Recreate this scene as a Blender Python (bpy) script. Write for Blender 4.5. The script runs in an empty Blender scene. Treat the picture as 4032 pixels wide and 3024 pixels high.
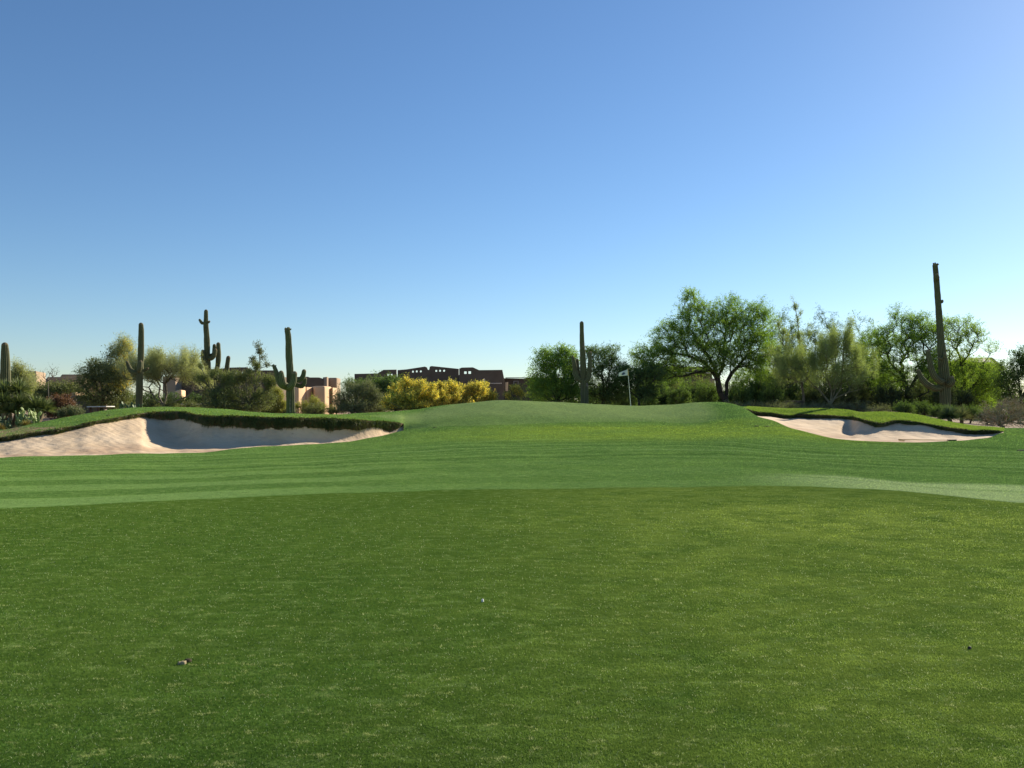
import bpy, math, random
import numpy as np
from mathutils import Vector, Matrix

# ------------------------------------------------------------------ camera, sky, sun
S = bpy.context.scene
C = S.collection
F, CX, HY, EYE = 3290.0, 2016.0, 1600.0, 1.6      # focal length and horizon row in photo pixels, eye height in m
cam_d = bpy.data.cameras.new('camera'); cam = bpy.data.objects.new('camera', cam_d); C.objects.link(cam)
cam_d.sensor_width = 36.0; cam_d.lens = 36.0*F/4032.0
cam.location = (0, 0, EYE)
cam.rotation_euler = (math.pi/2 + math.atan((HY-1512.0)/F), 0, 0)
cam_d.clip_start = 0.05; cam_d.clip_end = 8000
S.camera = cam
SUN_AZ, SUN_EL = math.radians(45), math.radians(25)  # azimuth clockwise from +Y (view direction) towards +X
W = bpy.data.worlds.new('World'); S.world = W; W.use_nodes = True
nt = W.node_tree; nt.nodes.clear()
sky = nt.nodes.new('ShaderNodeTexSky'); sky.sky_type = 'NISHITA'; sky.sun_disc = False
sky.sun_elevation = SUN_EL; sky.sun_rotation = SUN_AZ
sky.altitude = 0; sky.air_density = 1.0; sky.dust_density = 0.15; sky.ozone_density = 4.5
bg = nt.nodes.new('ShaderNodeBackground'); bg.inputs['Strength'].default_value = 0.073
wo = nt.nodes.new('ShaderNodeOutputWorld')
hs = nt.nodes.new('ShaderNodeHueSaturation'); hs.inputs['Saturation'].default_value = 1.07; hs.inputs['Hue'].default_value = 0.501
nt.links.new(sky.outputs[0], hs.inputs['Color']); nt.links.new(hs.outputs[0], bg.inputs[0]); nt.links.new(bg.outputs[0], wo.inputs[0])
sl = bpy.data.lights.new('sun', 'SUN'); sl.energy = 5.0; sl.angle = math.radians(0.5); sl.color = (1.0, 0.91, 0.76)
so = bpy.data.objects.new('sun', sl); C.objects.link(so)
sd = Vector((math.sin(SUN_AZ)*math.cos(SUN_EL), math.cos(SUN_AZ)*math.cos(SUN_EL), math.sin(SUN_EL)))
so.rotation_euler = sd.to_track_quat('Z', 'Y').to_euler(); so.location = sd*100
S.view_settings.view_transform = 'Standard'; S.view_settings.look = 'None'
S.view_settings.exposure = 0.85; S.view_settings.gamma = 1.0
rng = np.random.default_rng(7); random.seed(7)

# ------------------------------------------------------------------ helpers
def mesh(name, v, faces, mat=None, attrs=None, smooth=False):
    """faces: one array (n,3) / (n,4) or a list of such arrays"""
    if not isinstance(faces, (list, tuple)): faces = [faces]
    faces = [np.asarray(f, dtype=np.int32) for f in faces if len(f)]
    me = bpy.data.meshes.new(name); v = np.asarray(v, dtype=np.float32)
    me.vertices.add(len(v)); me.vertices.foreach_set('co', v.ravel())
    li = np.concatenate([f.ravel() for f in faces]); tot = np.concatenate([np.full(len(f), f.shape[1], dtype=np.int32) for f in faces])
    me.loops.add(len(li)); me.loops.foreach_set('vertex_index', li)
    me.polygons.add(len(tot)); me.polygons.foreach_set('loop_start', np.concatenate([[0], np.cumsum(tot)[:-1]]).astype(np.int32))
    if smooth: me.polygons.foreach_set('use_smooth', np.ones(len(tot), dtype=bool))
    for k, a in (attrs or {}).items():
        at_ = me.attributes.new(k, 'FLOAT', 'POINT'); at_.data.foreach_set('value', np.asarray(a, dtype=np.float32))
    me.update(calc_edges=True); me.validate()
    if mat: me.materials.append(mat)
    return me
def obj(name, me, parent=None, loc=(0, 0, 0)):
    o = bpy.data.objects.new(name, me); C.objects.link(o); o.location = loc
    if parent: o.parent = parent
    return o
def tag(o, label, cat, group=None, kind=None):
    if label: o['label'] = label
    if cat: o['category'] = cat
    if group: o['group'] = group
    if kind: o['kind'] = kind
    return o
def thing(name, label, cat, loc, group=None):
    o = bpy.data.objects.new(name, None); C.objects.link(o); o.location = loc; o.empty_display_size = 0.2
    return tag(o, label, cat, group)
def struct(name, me):
    o = obj(name, me); o['kind'] = 'structure'; return o

class N:                                              # small node-tree writer
    def __init__(s, name):
        s.m = bpy.data.materials.new(name); s.m.use_nodes = True; s.t = s.m.node_tree; s.t.nodes.clear()
        s.out = s.t.nodes.new('ShaderNodeOutputMaterial')
    def n(s, typ, **kw):
        x = s.t.nodes.new(typ)
        for k, v in kw.items():
            if k.startswith('i_'): s.put(x.inputs[k[2:]], v)
            else: setattr(x, k, v)
        return x
    def put(s, sock, v):
        if isinstance(v, bpy.types.NodeSocket): s.t.links.new(v, sock)
        else: sock.default_value = v
    def attr(s, name): return s.n('ShaderNodeAttribute', attribute_name=name).outputs['Fac']
    def noise(s, scale, detail=3, rough=0.55, vec=None, dist=0.0):
        x = s.n('ShaderNodeTexNoise'); x.inputs['Scale'].default_value = scale; x.inputs['Detail'].default_value = detail
        x.inputs['Roughness'].default_value = rough; x.inputs['Distortion'].default_value = dist
        if vec is None: vec = s.pos()
        s.t.links.new(vec, x.inputs['Vector']); return x.outputs['Fac']
    def pos(s):
        if not hasattr(s, '_p'): s._p = s.n('ShaderNodeNewGeometry').outputs['Position']
        return s._p
    def obc(s): return s.n('ShaderNodeTexCoord').outputs['Object']
    def scale(s, vec, xyz):
        x = s.n('ShaderNodeMapping'); x.inputs['Scale'].default_value = xyz; s.t.links.new(vec, x.inputs['Vector']); return x.outputs[0]
    def math(s, op, a, b=0.0, clamp=False):
        x = s.n('ShaderNodeMath', operation=op, use_clamp=clamp); s.put(x.inputs[0], a); s.put(x.inputs[1], b); return x.outputs[0]
    def ramp(s, fac, a, b):                           # 0..1 remap of fac between a and b
        x = s.n('ShaderNodeMapRange'); x.interpolation_type = 'SMOOTHSTEP'
        s.put(x.inputs['Value'], fac); x.inputs['From Min'].default_value = a; x.inputs['From Max'].default_value = b
        return x.outputs['Result']
    def mix(s, fac, a, b, mode='MIX'):
        x = s.n('ShaderNodeMix', data_type='RGBA', blend_type=mode)
        s.put(x.inputs[0], fac)
        for i, c in ((6, a), (7, b)):
            s.put(x.inputs[i], c if isinstance(c, bpy.types.NodeSocket) else (c[0], c[1], c[2], 1))
        return x.outputs[2]
    def bump(s, h, strength, dist):
        x = s.n('ShaderNodeBump'); x.inputs['Strength'].default_value = strength; x.inputs['Distance'].default_value = dist
        s.put(x.inputs['Height'], h); return x.outputs[0]
    def principled(s, col, rough=0.8, normal=None, spec=0.3, metal=0.0, sheen=0.0):
        p = s.n('ShaderNodeBsdfPrincipled')
        s.put(p.inputs['Base Color'], col if isinstance(col, bpy.types.NodeSocket) else (*col, 1))
        s.put(p.inputs['Roughness'], rough); p.inputs['Specular IOR Level'].default_value = spec; p.inputs['Metallic'].default_value = metal
        if normal is not None: s.put(p.inputs['Normal'], normal)
        return p.outputs[0]
    def done(s, sh): s.t.links.new(sh, s.out.inputs[0]); return s.m

def leaf_mat(name, c1, c2, trans=0.35, c3=None, rough=0.6):
    """foliage: colour wanders leaf by leaf and clump by clump; thin leaves let light through"""
    k = N(name); r = k.attr('rnd'); cl = k.noise(1.1, 2, vec=k.obc())
    col = k.mix(r, c1, c2)
    if c3: col = k.mix(k.ramp(cl, 0.42, 0.62), col, k.mix(r, c3, c2))
    d = k.n('ShaderNodeBsdfDiffuse'); k.put(d.inputs['Color'], col)
    t = k.n('ShaderNodeBsdfTranslucent'); k.put(t.inputs['Color'], k.mix(1.0, col, (1.25, 1.35, 0.7), 'MULTIPLY'))
    g = k.n('ShaderNodeBsdfGlossy'); g.inputs['Roughness'].default_value = rough; g.inputs['Color'].default_value = (1, 1, 1, 1)
    m1 = k.n('ShaderNodeMixShader'); m1.inputs[0].default_value = trans; k.t.links.new(d.outputs[0], m1.inputs[1]); k.t.links.new(t.outputs[0], m1.inputs[2])
    m2 = k.n('ShaderNodeMixShader'); m2.inputs[0].default_value = 0.03; k.t.links.new(m1.outputs[0], m2.inputs[1]); k.t.links.new(g.outputs[0], m2.inputs[2])
    return k.done(m2.outputs[0])
def plain_mat(name, c1, c2, scale=4.0, rough=0.85, bump=0.0, spec=0.2, metal=0.0, a=0.35, b=0.65):
    k = N(name); v = k.obc(); col = k.mix(k.ramp(k.noise(scale, 4, vec=v), a, b), c1, c2)
    nm = k.bump(k.noise(scale*5, 4, vec=v), bump, 0.02) if bump else None
    return k.done(k.principled(col, rough, nm, spec, metal))

# ------------------------------------------------------------------ terrain
# columns of the ground: photo column u; front lip (depth, row); back lip (depth, top row, sand row); crest (depth, row)
T = np.array([
(-2600,26,1800,28.0,1780,1780,40,1700),(-420,27.0,1803,27.6,1797,1797,38,1704),(-200,26.8,1806,30.0,1742,1762,38,1700),
(0,27.6,1802,31.2,1722,1739,36.5,1692),(112,27.8,1797,31.8,1705,1718,37.5,1670),(224,28.1,1794,32.4,1690,1705,39,1650),
(298,28.3,1792,32.95,1675,1690,40,1637),(336,28.4,1791,33.25,1665,1679,40.5,1630),(395,28.6,1790,33.8,1654,1667,41.5,1619),(462,28.8,1788,34.6,1644,1657,42,1609),
(552,29.1,1786,35.7,1630,1643,43,1603.5),(590,29.3,1785.5,36.1,1624,1644,43.3,1603),(640,29.5,1785,36.3,1621,1651,43.5,1603),(715,29.8,1783,35.9,1620,1646,44,1603),
(776,30.0,1781,35.1,1630,1668,44.5,1604),(820,30.2,1779,34.8,1634,1675,45,1607),(895,30.8,1772,34.8,1637,1669,45.5,1612),
(947,31.3,1766,34.6,1639,1683,45.7,1618),(1044,32.2,1758,34.5,1642,1688,46,1625),(1119,32.8,1753,34.6,1643.5,1683,46,1628),
(1231,33.8,1748,35.1,1646,1679,46.5,1630.5),(1343,34.8,1742,35.9,1649,1690,47,1631),(1454,36.0,1724,36.9,1655,1687,47.5,1625),
(1540,37.4,1708,38.2,1660,1694,47,1620),(1570,37.9,1699,38.5,1663,1687,47,1617.5),(1580,38.1,1697,38.7,1665,1681,47,1617),(1590,38.4,1694,38.95,1668,1674,47,1616),(1640,38.3,1688,39.3,1664,1664,47,1612),(1700,37.7,1686,39.7,1651,1651,46.6,1603),(1779,37,1684,40.5,1635,1635,46,1592),
(1982,36.5,1679,40.5,1621,1621,45,1577),(2321,36.5,1675,41,1621,1621,47,1590),(2484,36.5,1674,42,1621,1621,49.5,1597.5),
(2650,37,1672,42.5,1616,1616,48,1593),(2750,38.5,1655,43,1600,1600,46,1585),(2830,40.5,1622,43.5,1590,1590,45.5,1583),
(2880,41.5,1604,43.3,1592,1592,45.5,1589),(2920,41.8,1601,42.5,1603,1603,47,1601),(2940,41.0,1612,43.6,1610,1626,47.5,1602),(2973,39.0,1634,44,1619,1637,48,1604),
(3045,37,1656,44,1626,1642,47.5,1607),(3112,35,1684,43.5,1636,1648,47,1609),(3150,34.2,1695,43.3,1630,1646,46.7,1609.5),(3190,33.5,1706,43,1632,1646,46.5,1610),
(3285,32.2,1726,42,1637,1649,46,1612),(3345,31.6,1733,41,1641,1652,45,1617),(3368,31.4,1735,37.6,1642,1656,42.5,1622),(3402,31.2,1737,36.2,1652,1664,40.5,1626),
(3468,30.9,1739,35.0,1665,1676,40,1624),(3524,30.8,1740,35.3,1654,1664,40,1625.5),(3608,30.6,1740,35,1661,1669,40,1635),
(3691,30.6,1738.5,34.3,1676,1686,39.5,1653),(3775,30.9,1734,33.8,1689,1700,39,1670),(3842,31.3,1727,33.5,1696,1709,39,1679),
(3903,31.9,1719,33.3,1694,1708,39,1683),(3938,32.5,1705,33,1697,1702,39,1685.5),(3950,32.6,1703,33.1,1699,1699,39,1686),
(4032,32.5,1714,33.6,1700,1700,39,1687),(4400,31.5,1722,34,1702,1702,40,1688),(6600,30,1735,34,1705,1705,42,1680)], dtype=float)
zv = lambda v, D: EYE - (v-HY)*D/F
def pchip(xk, yk, x):
    xk = np.asarray(xk, float); yk = np.asarray(yk, float); h = np.diff(xk); d = np.diff(yk)/h
    m = np.zeros_like(yk); ok = d[:-1]*d[1:] > 0
    w1 = 2*h[1:]+h[:-1]; w2 = h[1:]+2*h[:-1]
    with np.errstate(divide='ignore', invalid='ignore'):
        hm = (w1+w2)/(w1/d[:-1]+w2/d[1:])
    m[1:-1] = np.where(ok, hm, 0); m[0] = d[0]; m[-1] = d[-1]
    i = np.clip(np.searchsorted(xk, x, side='right')-1, 0, len(h)-1)
    t = (x-xk[i])/h[i]; t = np.clip(t, 0, 1)
    return ((1+2*t)*(1-t)**2*yk[i] + t*(1-t)**2*h[i]*m[i] + t*t*(3-2*t)*yk[i+1] + t*t*(t-1)*h[i]*m[i+1])
UG = np.arange(-2700, 6700, 2.0)
def gs(a, sig):
    n_ = int(sig*3/2); kx_ = np.exp(-.5*(np.arange(-n_, n_+1)*2.0/sig)**2); kx_ /= kx_.sum(); return np.convolve(np.pad(a, n_, 'edge'), kx_, 'valid')
_t = [pchip(T[:,0], T[:,c_], UG) for c_ in range(8)]
_zf = gs(zv(_t[2], _t[1]), 12); _Df = gs(_t[1], 12); _DfW = gs(_t[1], 70); _zfW = gs(zv(_t[2], _t[1]), 70)
_tab = [_Df, _zf, gs(_t[3], 4), gs(zv(_t[4], _t[3]), 4), gs(zv(_t[5], _t[3]), 4), gs(_t[6], 12), gs(zv(_t[7], _t[6]), 8)]
def params(u):
    return [np.interp(u, UG, a_) for a_ in _tab]
MU = [-2600, 0, 700, 1200, 1600, 2016, 2500, 3000, 3400, 4032, 6600]
zm_ = lambda u: np.interp(u, MU, [0, -.03, -.03, .02, .07, .10, .12, .13, .13, .12, .1])     # height at 23 m
zn_fac = lambda u: np.interp(u, [0, 1200, 1700, 2300, 2700, 2850, 3050, 3300], [.45, .45, .36, .36, .33, .33, .38, .45])
ZFAR = 1.15
def profile(u):
    """depth and height knots of one column outside the sand"""
    Df, zf, Db, zt, zb, Ds, zs = params(u)
    Dw = float(np.interp(u, UG, _DfW)); zw = float(np.interp(u, UG, _zfW)); Dn = 23+(min(Dw, Df+1)-23)*.55; zm = float(zm_(u)); zn = zm+(zw-zm)*float(zn_fac(u))
    return [-60, 12, 16, 23, Dn, Df, Db, Ds, Ds+4, Ds+12, 90, 4000], [0, 0, .01, zm, zn, zf, zt, zs, zs-.12, (zs-.5)*.6+ZFAR*.4, ZFAR, ZFAR]
_nsl = gs((_tab[3]-_tab[1])/np.maximum(_tab[2]-_tab[0], .4), 45)
def prof_z(u, dd):
    k, z = profile(u); dd = np.asarray(dd, float); sl = float(np.clip(np.interp(u, UG, _nsl), .02, .3))
    k1 = k[:6]+[k[5]+3]; z1 = z[:6]+[z[5]+3*sl]
    a = pchip(k1, z1, dd); b = pchip(k, z, dd); w = np.clip((dd-k[5])/.01, 0, 1)
    return a*(1-w)+b*w
def gz(u, D): return float(prof_z(u, np.array([D]))[0])
def X(u, D): return (u-CX)/F*D
def at(u, D, dz=0.0): return Vector((X(u, D), D, gz(u, D)+dz))

US = np.concatenate([np.linspace(-2600, -440, 40), np.arange(-430, 4480, 7.0), np.linspace(4490, 6600, 40)]); US = np.unique(np.concatenate([US, [1590., 2920., 3950., -420.]]))
nu = len(US)
edge_noise = lambda u, s, a: a*(np.sin(u*.031*s+1)+.6*np.sin(u*.083*s+2)+.5*np.sin(u*.19*s))
rowsD, rowsZ = [], []
near = np.concatenate([np.linspace(-60, 0, 10)[:-1], np.linspace(0, 12, 40)[:-1]]); nA = len(near)
sa = np.linspace(0, 1, 190); n_b = len(sa)                      # 12 m .. front lip
sb = np.linspace(0, 1, 46); sc = np.linspace(0, 1, 46)         # across the bunker; back lip .. crest
isb = ((US > -420) & (US < 1590)) | ((US > 2920) & (US < 3950))
GD = []; GZ = []
for u in US:
    k, z = profile(u); Df, zf, Db, zt, zb, Ds, zs = params(u)
    dd = np.concatenate([near, 12+(Df-12)*sa, Df+(Db-Df)*sb[1:], Db+(Ds-Db)*sc[1:], Ds+np.array([.6, 1.2, 2, 3, 4])])
    GD.append(dd); GZ.append(prof_z(u, dd))
GD = np.array(GD).T; GZ = np.array(GZ).T                        # rows x columns
rF = nA+n_b-1; rB = rF+len(sb)-1; rS = rB+len(sc)-1; nr = GD.shape[0]
WD = np.maximum(GD, 12.0); GX = (US[None, :]-CX)/F*WD
GX0 = GX.copy()
# gentle unevenness of the turf, and a crumbling lip
wob = .010*np.sin(GX*1.7+GD*.6)+.008*np.sin(GX*.8-GD*1.9)+.006*np.sin(GX*3.1+1+GD*2.3)
GZ = GZ + wob*np.clip((GD-14)/6, 0, 1)
lipn = .035*np.sin(US*.11)+.03*np.sin(US*.047+2)+.02*np.sin(US*.31+1)
verts = np.stack([GX, GD, GZ], -1)
def grid_faces(r0, r1, cmask=None):
    r = np.arange(r0, r1)[:, None]; c = np.arange(nu-1)[None, :]
    a = (r*nu+c); f = np.stack([a, a+1, a+nu+1, a+nu], -1)
    if cmask is not None: f = f[:, cmask]
    return f.reshape(-1, 4)
bcol = np.zeros(nu-1, bool)
for lo, hi in ((-420, 1590), (2920, 3950)): bcol |= (US[:-1] >= lo-.1) & (US[1:] <= hi+.1)

# turf tone attributes --------------------------------------------------------
Uc = np.broadcast_to(US, GD.shape); Vr = HY+(EYE-GZ)*F/np.maximum(GD, 1.0)
def ss(a, b, x): t = np.clip((x-a)/(b-a), 0, 1); return t*t*(3-2*t)
edgeD = pchip([-30, -8.1, -5.6, -3.2, -1.0, 2.5, 5.2, 7.2, 8.5, 30], [10.5, 13.15, 14.3, 15.35, 15.95, 16.4, 16.75, 15.85, 13.9, 8.0], GX.ravel()).reshape(GX.shape)
q = GD-edgeD                                                     # metres beyond the fairway edge
a_app = ss(-.06, .06, q+.05*np.sin(GX*2.3)+.03*np.sin(GX*6.1))
wv = lambda k: .10*np.sin(GX*.35+k)+.05*np.sin(GX*.9+k*2)
st = np.zeros_like(q)                                           # alternate mowing strips, their sheen put into the colour, +1 pale, -1 dark
cuts = [0, 1.35, 2.6, 4.0, 5.3, 6.6]; amps = [.72, -.6, .5, -.55, .4]
lf = 1-.72*ss(-4.5, -1.5, GX)
for i in range(5):
    e = .07; st += amps[i]*((.30+.70*(1-ss(-5.5, -2.0, GX))) if i == 0 else lf)*ss(-e, e, q-cuts[i]+wv(i))*(1-ss(-e, e, q-cuts[i+1]+wv(i+1)))
st += -.42*ss(6.4, 7.2, q)*(1-ss(14.6, 16.2, q+.15*np.sin(GX)))*(1-.5*ss(3300, 3900, Uc))
for qq, aa, ww in ((7.6, .7, .22), (8.9, .55, .3), (9.9, .95, .20), (10.7, .8, .16), (11.6, .9, .22), (12.8, .6, .25), (13.7, .8, .18), (14.9, .7, .25)):
    st += 1.5*aa*np.exp(-((q-qq+2*wv(qq))/ww)**2)*(.75+.35*np.sin(GX*.5+qq*3))
_df = np.interp(Uc, UG, _tab[0]); rgt = ss(3000, 3080, Uc)*(1-ss(3900, 4100, Uc))
st += -1.0*np.exp(-((GD-(_df-.75))/.22)**2)*rgt*(1-ss(3350, 3600, Uc))
st += -.9*np.exp(-((GD-(31.2-(Uc-3250)/780*4.6))/.28)**2)*ss(3180, 3280, Uc)
st += -.5*np.exp(-((q-8.3+wv(1))/.22)**2)-.4*np.exp(-((q-12.2+wv(3))/.25)**2)
green_l = .5+.5*ss(38.2, 40.6, GD+.5*np.sin(GX*.4))
green_m = ss(1580, 1800, Uc+(GD-44)*-60)*(1-ss(2760, 2870, Uc+(GD-40)*8))*ss(.15, .6, GD-36.8-.6*np.sin(GX*.25)-np.clip((1900-Uc)/150, 0, 3.0))
yel = ss(29.0, 32.5, GD+.3*np.sin(GX*.7))*(1-ss(35.5, 38, GD))*ss(1300, 2300, Uc)*(1-.8*ss(3300, 3800, Uc))
yel = np.maximum(yel, .55*ss(-9, 2, GX)*0 )
def worn(x, d):                                                 # worn yellowish fairway, mostly on the right
    w = 1.15*np.exp(-((x-4.8)/4.2)**2-((d-11.8)/3.4)**2); w = np.maximum(w, .9*np.exp(-((x-5.0)/2.2)**2-((d-6.5)/3.0)**2))
    w = np.maximum(w, .75*np.exp(-((x-2.4)/1.2)**2-((d-5.4)/1.6)**2)); return np.maximum(w, .62*ss(-2.0, 2.8, x))
fy = worn(GX, GD)
pale = a_app*(1-ss(1.5, 2.6, q-.35*(GX-4.5)))*(1-ss(3.2, 4.2, q))*ss(4.2, 8.2, GX)*(1-.45*np.exp(-((q-2.2)/.16)**2))
soil = (1-ss(300, 420, Uc))*ss(1672, 1690, Vr)*ss(-.3, .1, GD-params(US)[2][None, :])
lipband = np.zeros_like(q)
turf_attrs = dict(app=a_app, stripe=st, green=green_m*green_l, yel=np.maximum(yel, 0), fy=fy*(1-a_app), pale=pale, soil=soil)
def turf_material(name, blade):
    k = N(name)
    fine = k.noise(62, 3, .7); mid = k.noise(9, 4, .6); big = k.noise(.55, 4, .6); streak = k.noise(1.0, 5, .62, vec=k.scale(k.pos(), (2.2, 6.5, 3)))
    col = k.mix(k.ramp(big, .35, .68), (.080, .145, .018), (.100, .170, .022))
    fyn = k.math('MULTIPLY', k.attr('fy'), k.ramp(k.noise(1.4, 5, .65), .22, .72))
    col = k.mix(k.math('MULTIPLY', fyn, 1.0, True), col, (.27, .35, .055))
    ap = k.mix(k.ramp(big, .3, .7), (.138, .248, .056), (.172, .292, .062))
    col = k.mix(k.attr('app'), col, ap)
    col = k.mix(k.math('MULTIPLY', k.math('MAXIMUM', k.attr('stripe'), 0), .75, True), col, (.250, .380, .115))
    col = k.mix(k.math('MULTIPLY', k.math('MAXIMUM', k.math('MULTIPLY', k.attr('stripe'), -1), 0), .8, True), col, (.072, .155, .032))
    col = k.mix(k.math('MULTIPLY', k.attr('yel'), k.math('MULTIPLY', k.ramp(k.noise(.8, 4, .6, vec=k.scale(k.pos(), (.5, 1.6, 1))), .1, .75), .85)), col, (.32, .42, .050))
    col = k.mix(k.math('MULTIPLY', k.attr('green'), .78), col, (.34, .42, .145))
    col = k.mix(k.math('MULTIPLY', k.attr('pale'), .85), col, (.50, .60, .25))
    grain = k.noise(7.5, 5, .75, vec=k.scale(k.pos(), (.7, 1.0, 1)))
    col = k.mix(k.math('MULTIPLY', k.ramp(grain, .50, .68), .50), col, (.30, .40, .12))
    col = k.mix(k.math('MULTIPLY', k.ramp(grain, .50, .32), .42), col, (.050, .105, .022))
    col = k.mix(k.math('MULTIPLY', k.ramp(streak, .56, .74), .45), col, (.34, .44, .13))
    col = k.mix(k.math('MULTIPLY', k.ramp(streak, .44, .26), .30), col, (.045, .095, .018))
    col = k.mix(k.math('MULTIPLY', k.ramp(fine, .5, .8), .45), col, (.19, .27, .09))
    col = k.mix(k.math('MULTIPLY', k.ramp(fine, .5, .25), .55), col, (.030, .068, .012))
    sm = k.math('MULTIPLY', k.attr('soil'), k.ramp(k.noise(2.6, 4, .6), .40, .56))
    col = k.mix(sm, col, (.36, .25, .155))
    if blade:
        r_ = k.attr('rnd'); hv = k.n('ShaderNodeHueSaturation'); k.put(hv.inputs['Color'], col); k.put(hv.inputs['Value'], k.math('ADD', k.math('MULTIPLY', r_, .95), .62))
        d_ = k.n('ShaderNodeBsdfDiffuse'); k.put(d_.inputs[0], hv.outputs[0]); t_ = k.n('ShaderNodeBsdfTranslucent'); k.put(t_.inputs[0], hv.outputs[0])
        m_ = k.n('ShaderNodeMixShader'); m_.inputs[0].default_value = .4; k.t.links.new(d_.outputs[0], m_.inputs[1]); k.t.links.new(t_.outputs[0], m_.inputs[2]); return k.done(m_.outputs[0])
    td = k.n('ShaderNodeBsdfDiffuse'); k.put(td.inputs['Color'], col); k.put(td.inputs['Normal'], k.bump(k.math('ADD', fine, mid), .35, .03)); td.inputs['Roughness'].default_value = .6
    return k.done(td.outputs[0])
turf_m = turf_material('turf', False)
tf = np.concatenate([grid_faces(0, rF), grid_faces(rF, rB, ~bcol), grid_faces(rB, nr-1)])
sandy_end = US < 330
me = mesh('turf', verts.reshape(-1, 3), tf, turf_m, {a: b.ravel() for a, b in turf_attrs.items()}, True)
struct('turf', me)

# bunkers: sand bowl, crumbling soil-and-root wall under the back lip
k = N('sand'); v_ = k.pos()
rip = k.n('ShaderNodeTexWave'); rip.inputs['Scale'].default_value = 2.2; rip.inputs['Distortion'].default_value = 6; rip.inputs['Detail'].default_value = 2
k.t.links.new(k.scale(v_, (.25, 1.6, 1)), rip.inputs['Vector'])
col = k.mix(k.ramp(k.noise(.7, 4, .6), .35, .65), (.58, .435, .28), (.67, .515, .345))
col = k.mix(k.math('MULTIPLY', k.ramp(k.noise(3, 5, .65, vec=k.scale(v_, (.6, 2.5, 2))), .5, .75), .5), col, (.47, .33, .23))
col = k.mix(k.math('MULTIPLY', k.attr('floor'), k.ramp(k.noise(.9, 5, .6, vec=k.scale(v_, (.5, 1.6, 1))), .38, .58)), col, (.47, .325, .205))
fp = k.n('ShaderNodeTexVoronoi'); fp.inputs['Scale'].default_value = 2.6; k.t.links.new(v_, fp.inputs['Vector'])
fpm = k.math('MULTIPLY', k.ramp(fp.outputs['Distance'], .16, .08), k.ramp(k.noise(.6, 2), .5, .58))
col = k.mix(k.math('MULTIPLY', fpm, .5), col, (.40, .28, .18))
hh = k.math('ADD', k.math('MULTIPLY', rip.outputs['Fac'], .5), k.math('ADD', k.noise(5, 5, .6), k.math('MULTIPLY', k.noise(26, 3, .6), .3)))
sand_m = k.done(k.principled(col, .95, k.bump(hh, .8, .03), .1))
k = N('bunker_wall_soil')
col = k.mix(k.ramp(k.noise(3.5, 5, .7, vec=k.scale(k.pos(), (2, 2, .9))), .38, .62), (.060, .070, .018), (.15, .10, .05))
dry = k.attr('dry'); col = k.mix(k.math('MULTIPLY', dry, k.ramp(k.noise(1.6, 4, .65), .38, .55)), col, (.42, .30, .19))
wall_m = k.done(k.principled(col, .95, k.bump(k.noise(14, 5, .7), 1.0, .12), .1))
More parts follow.
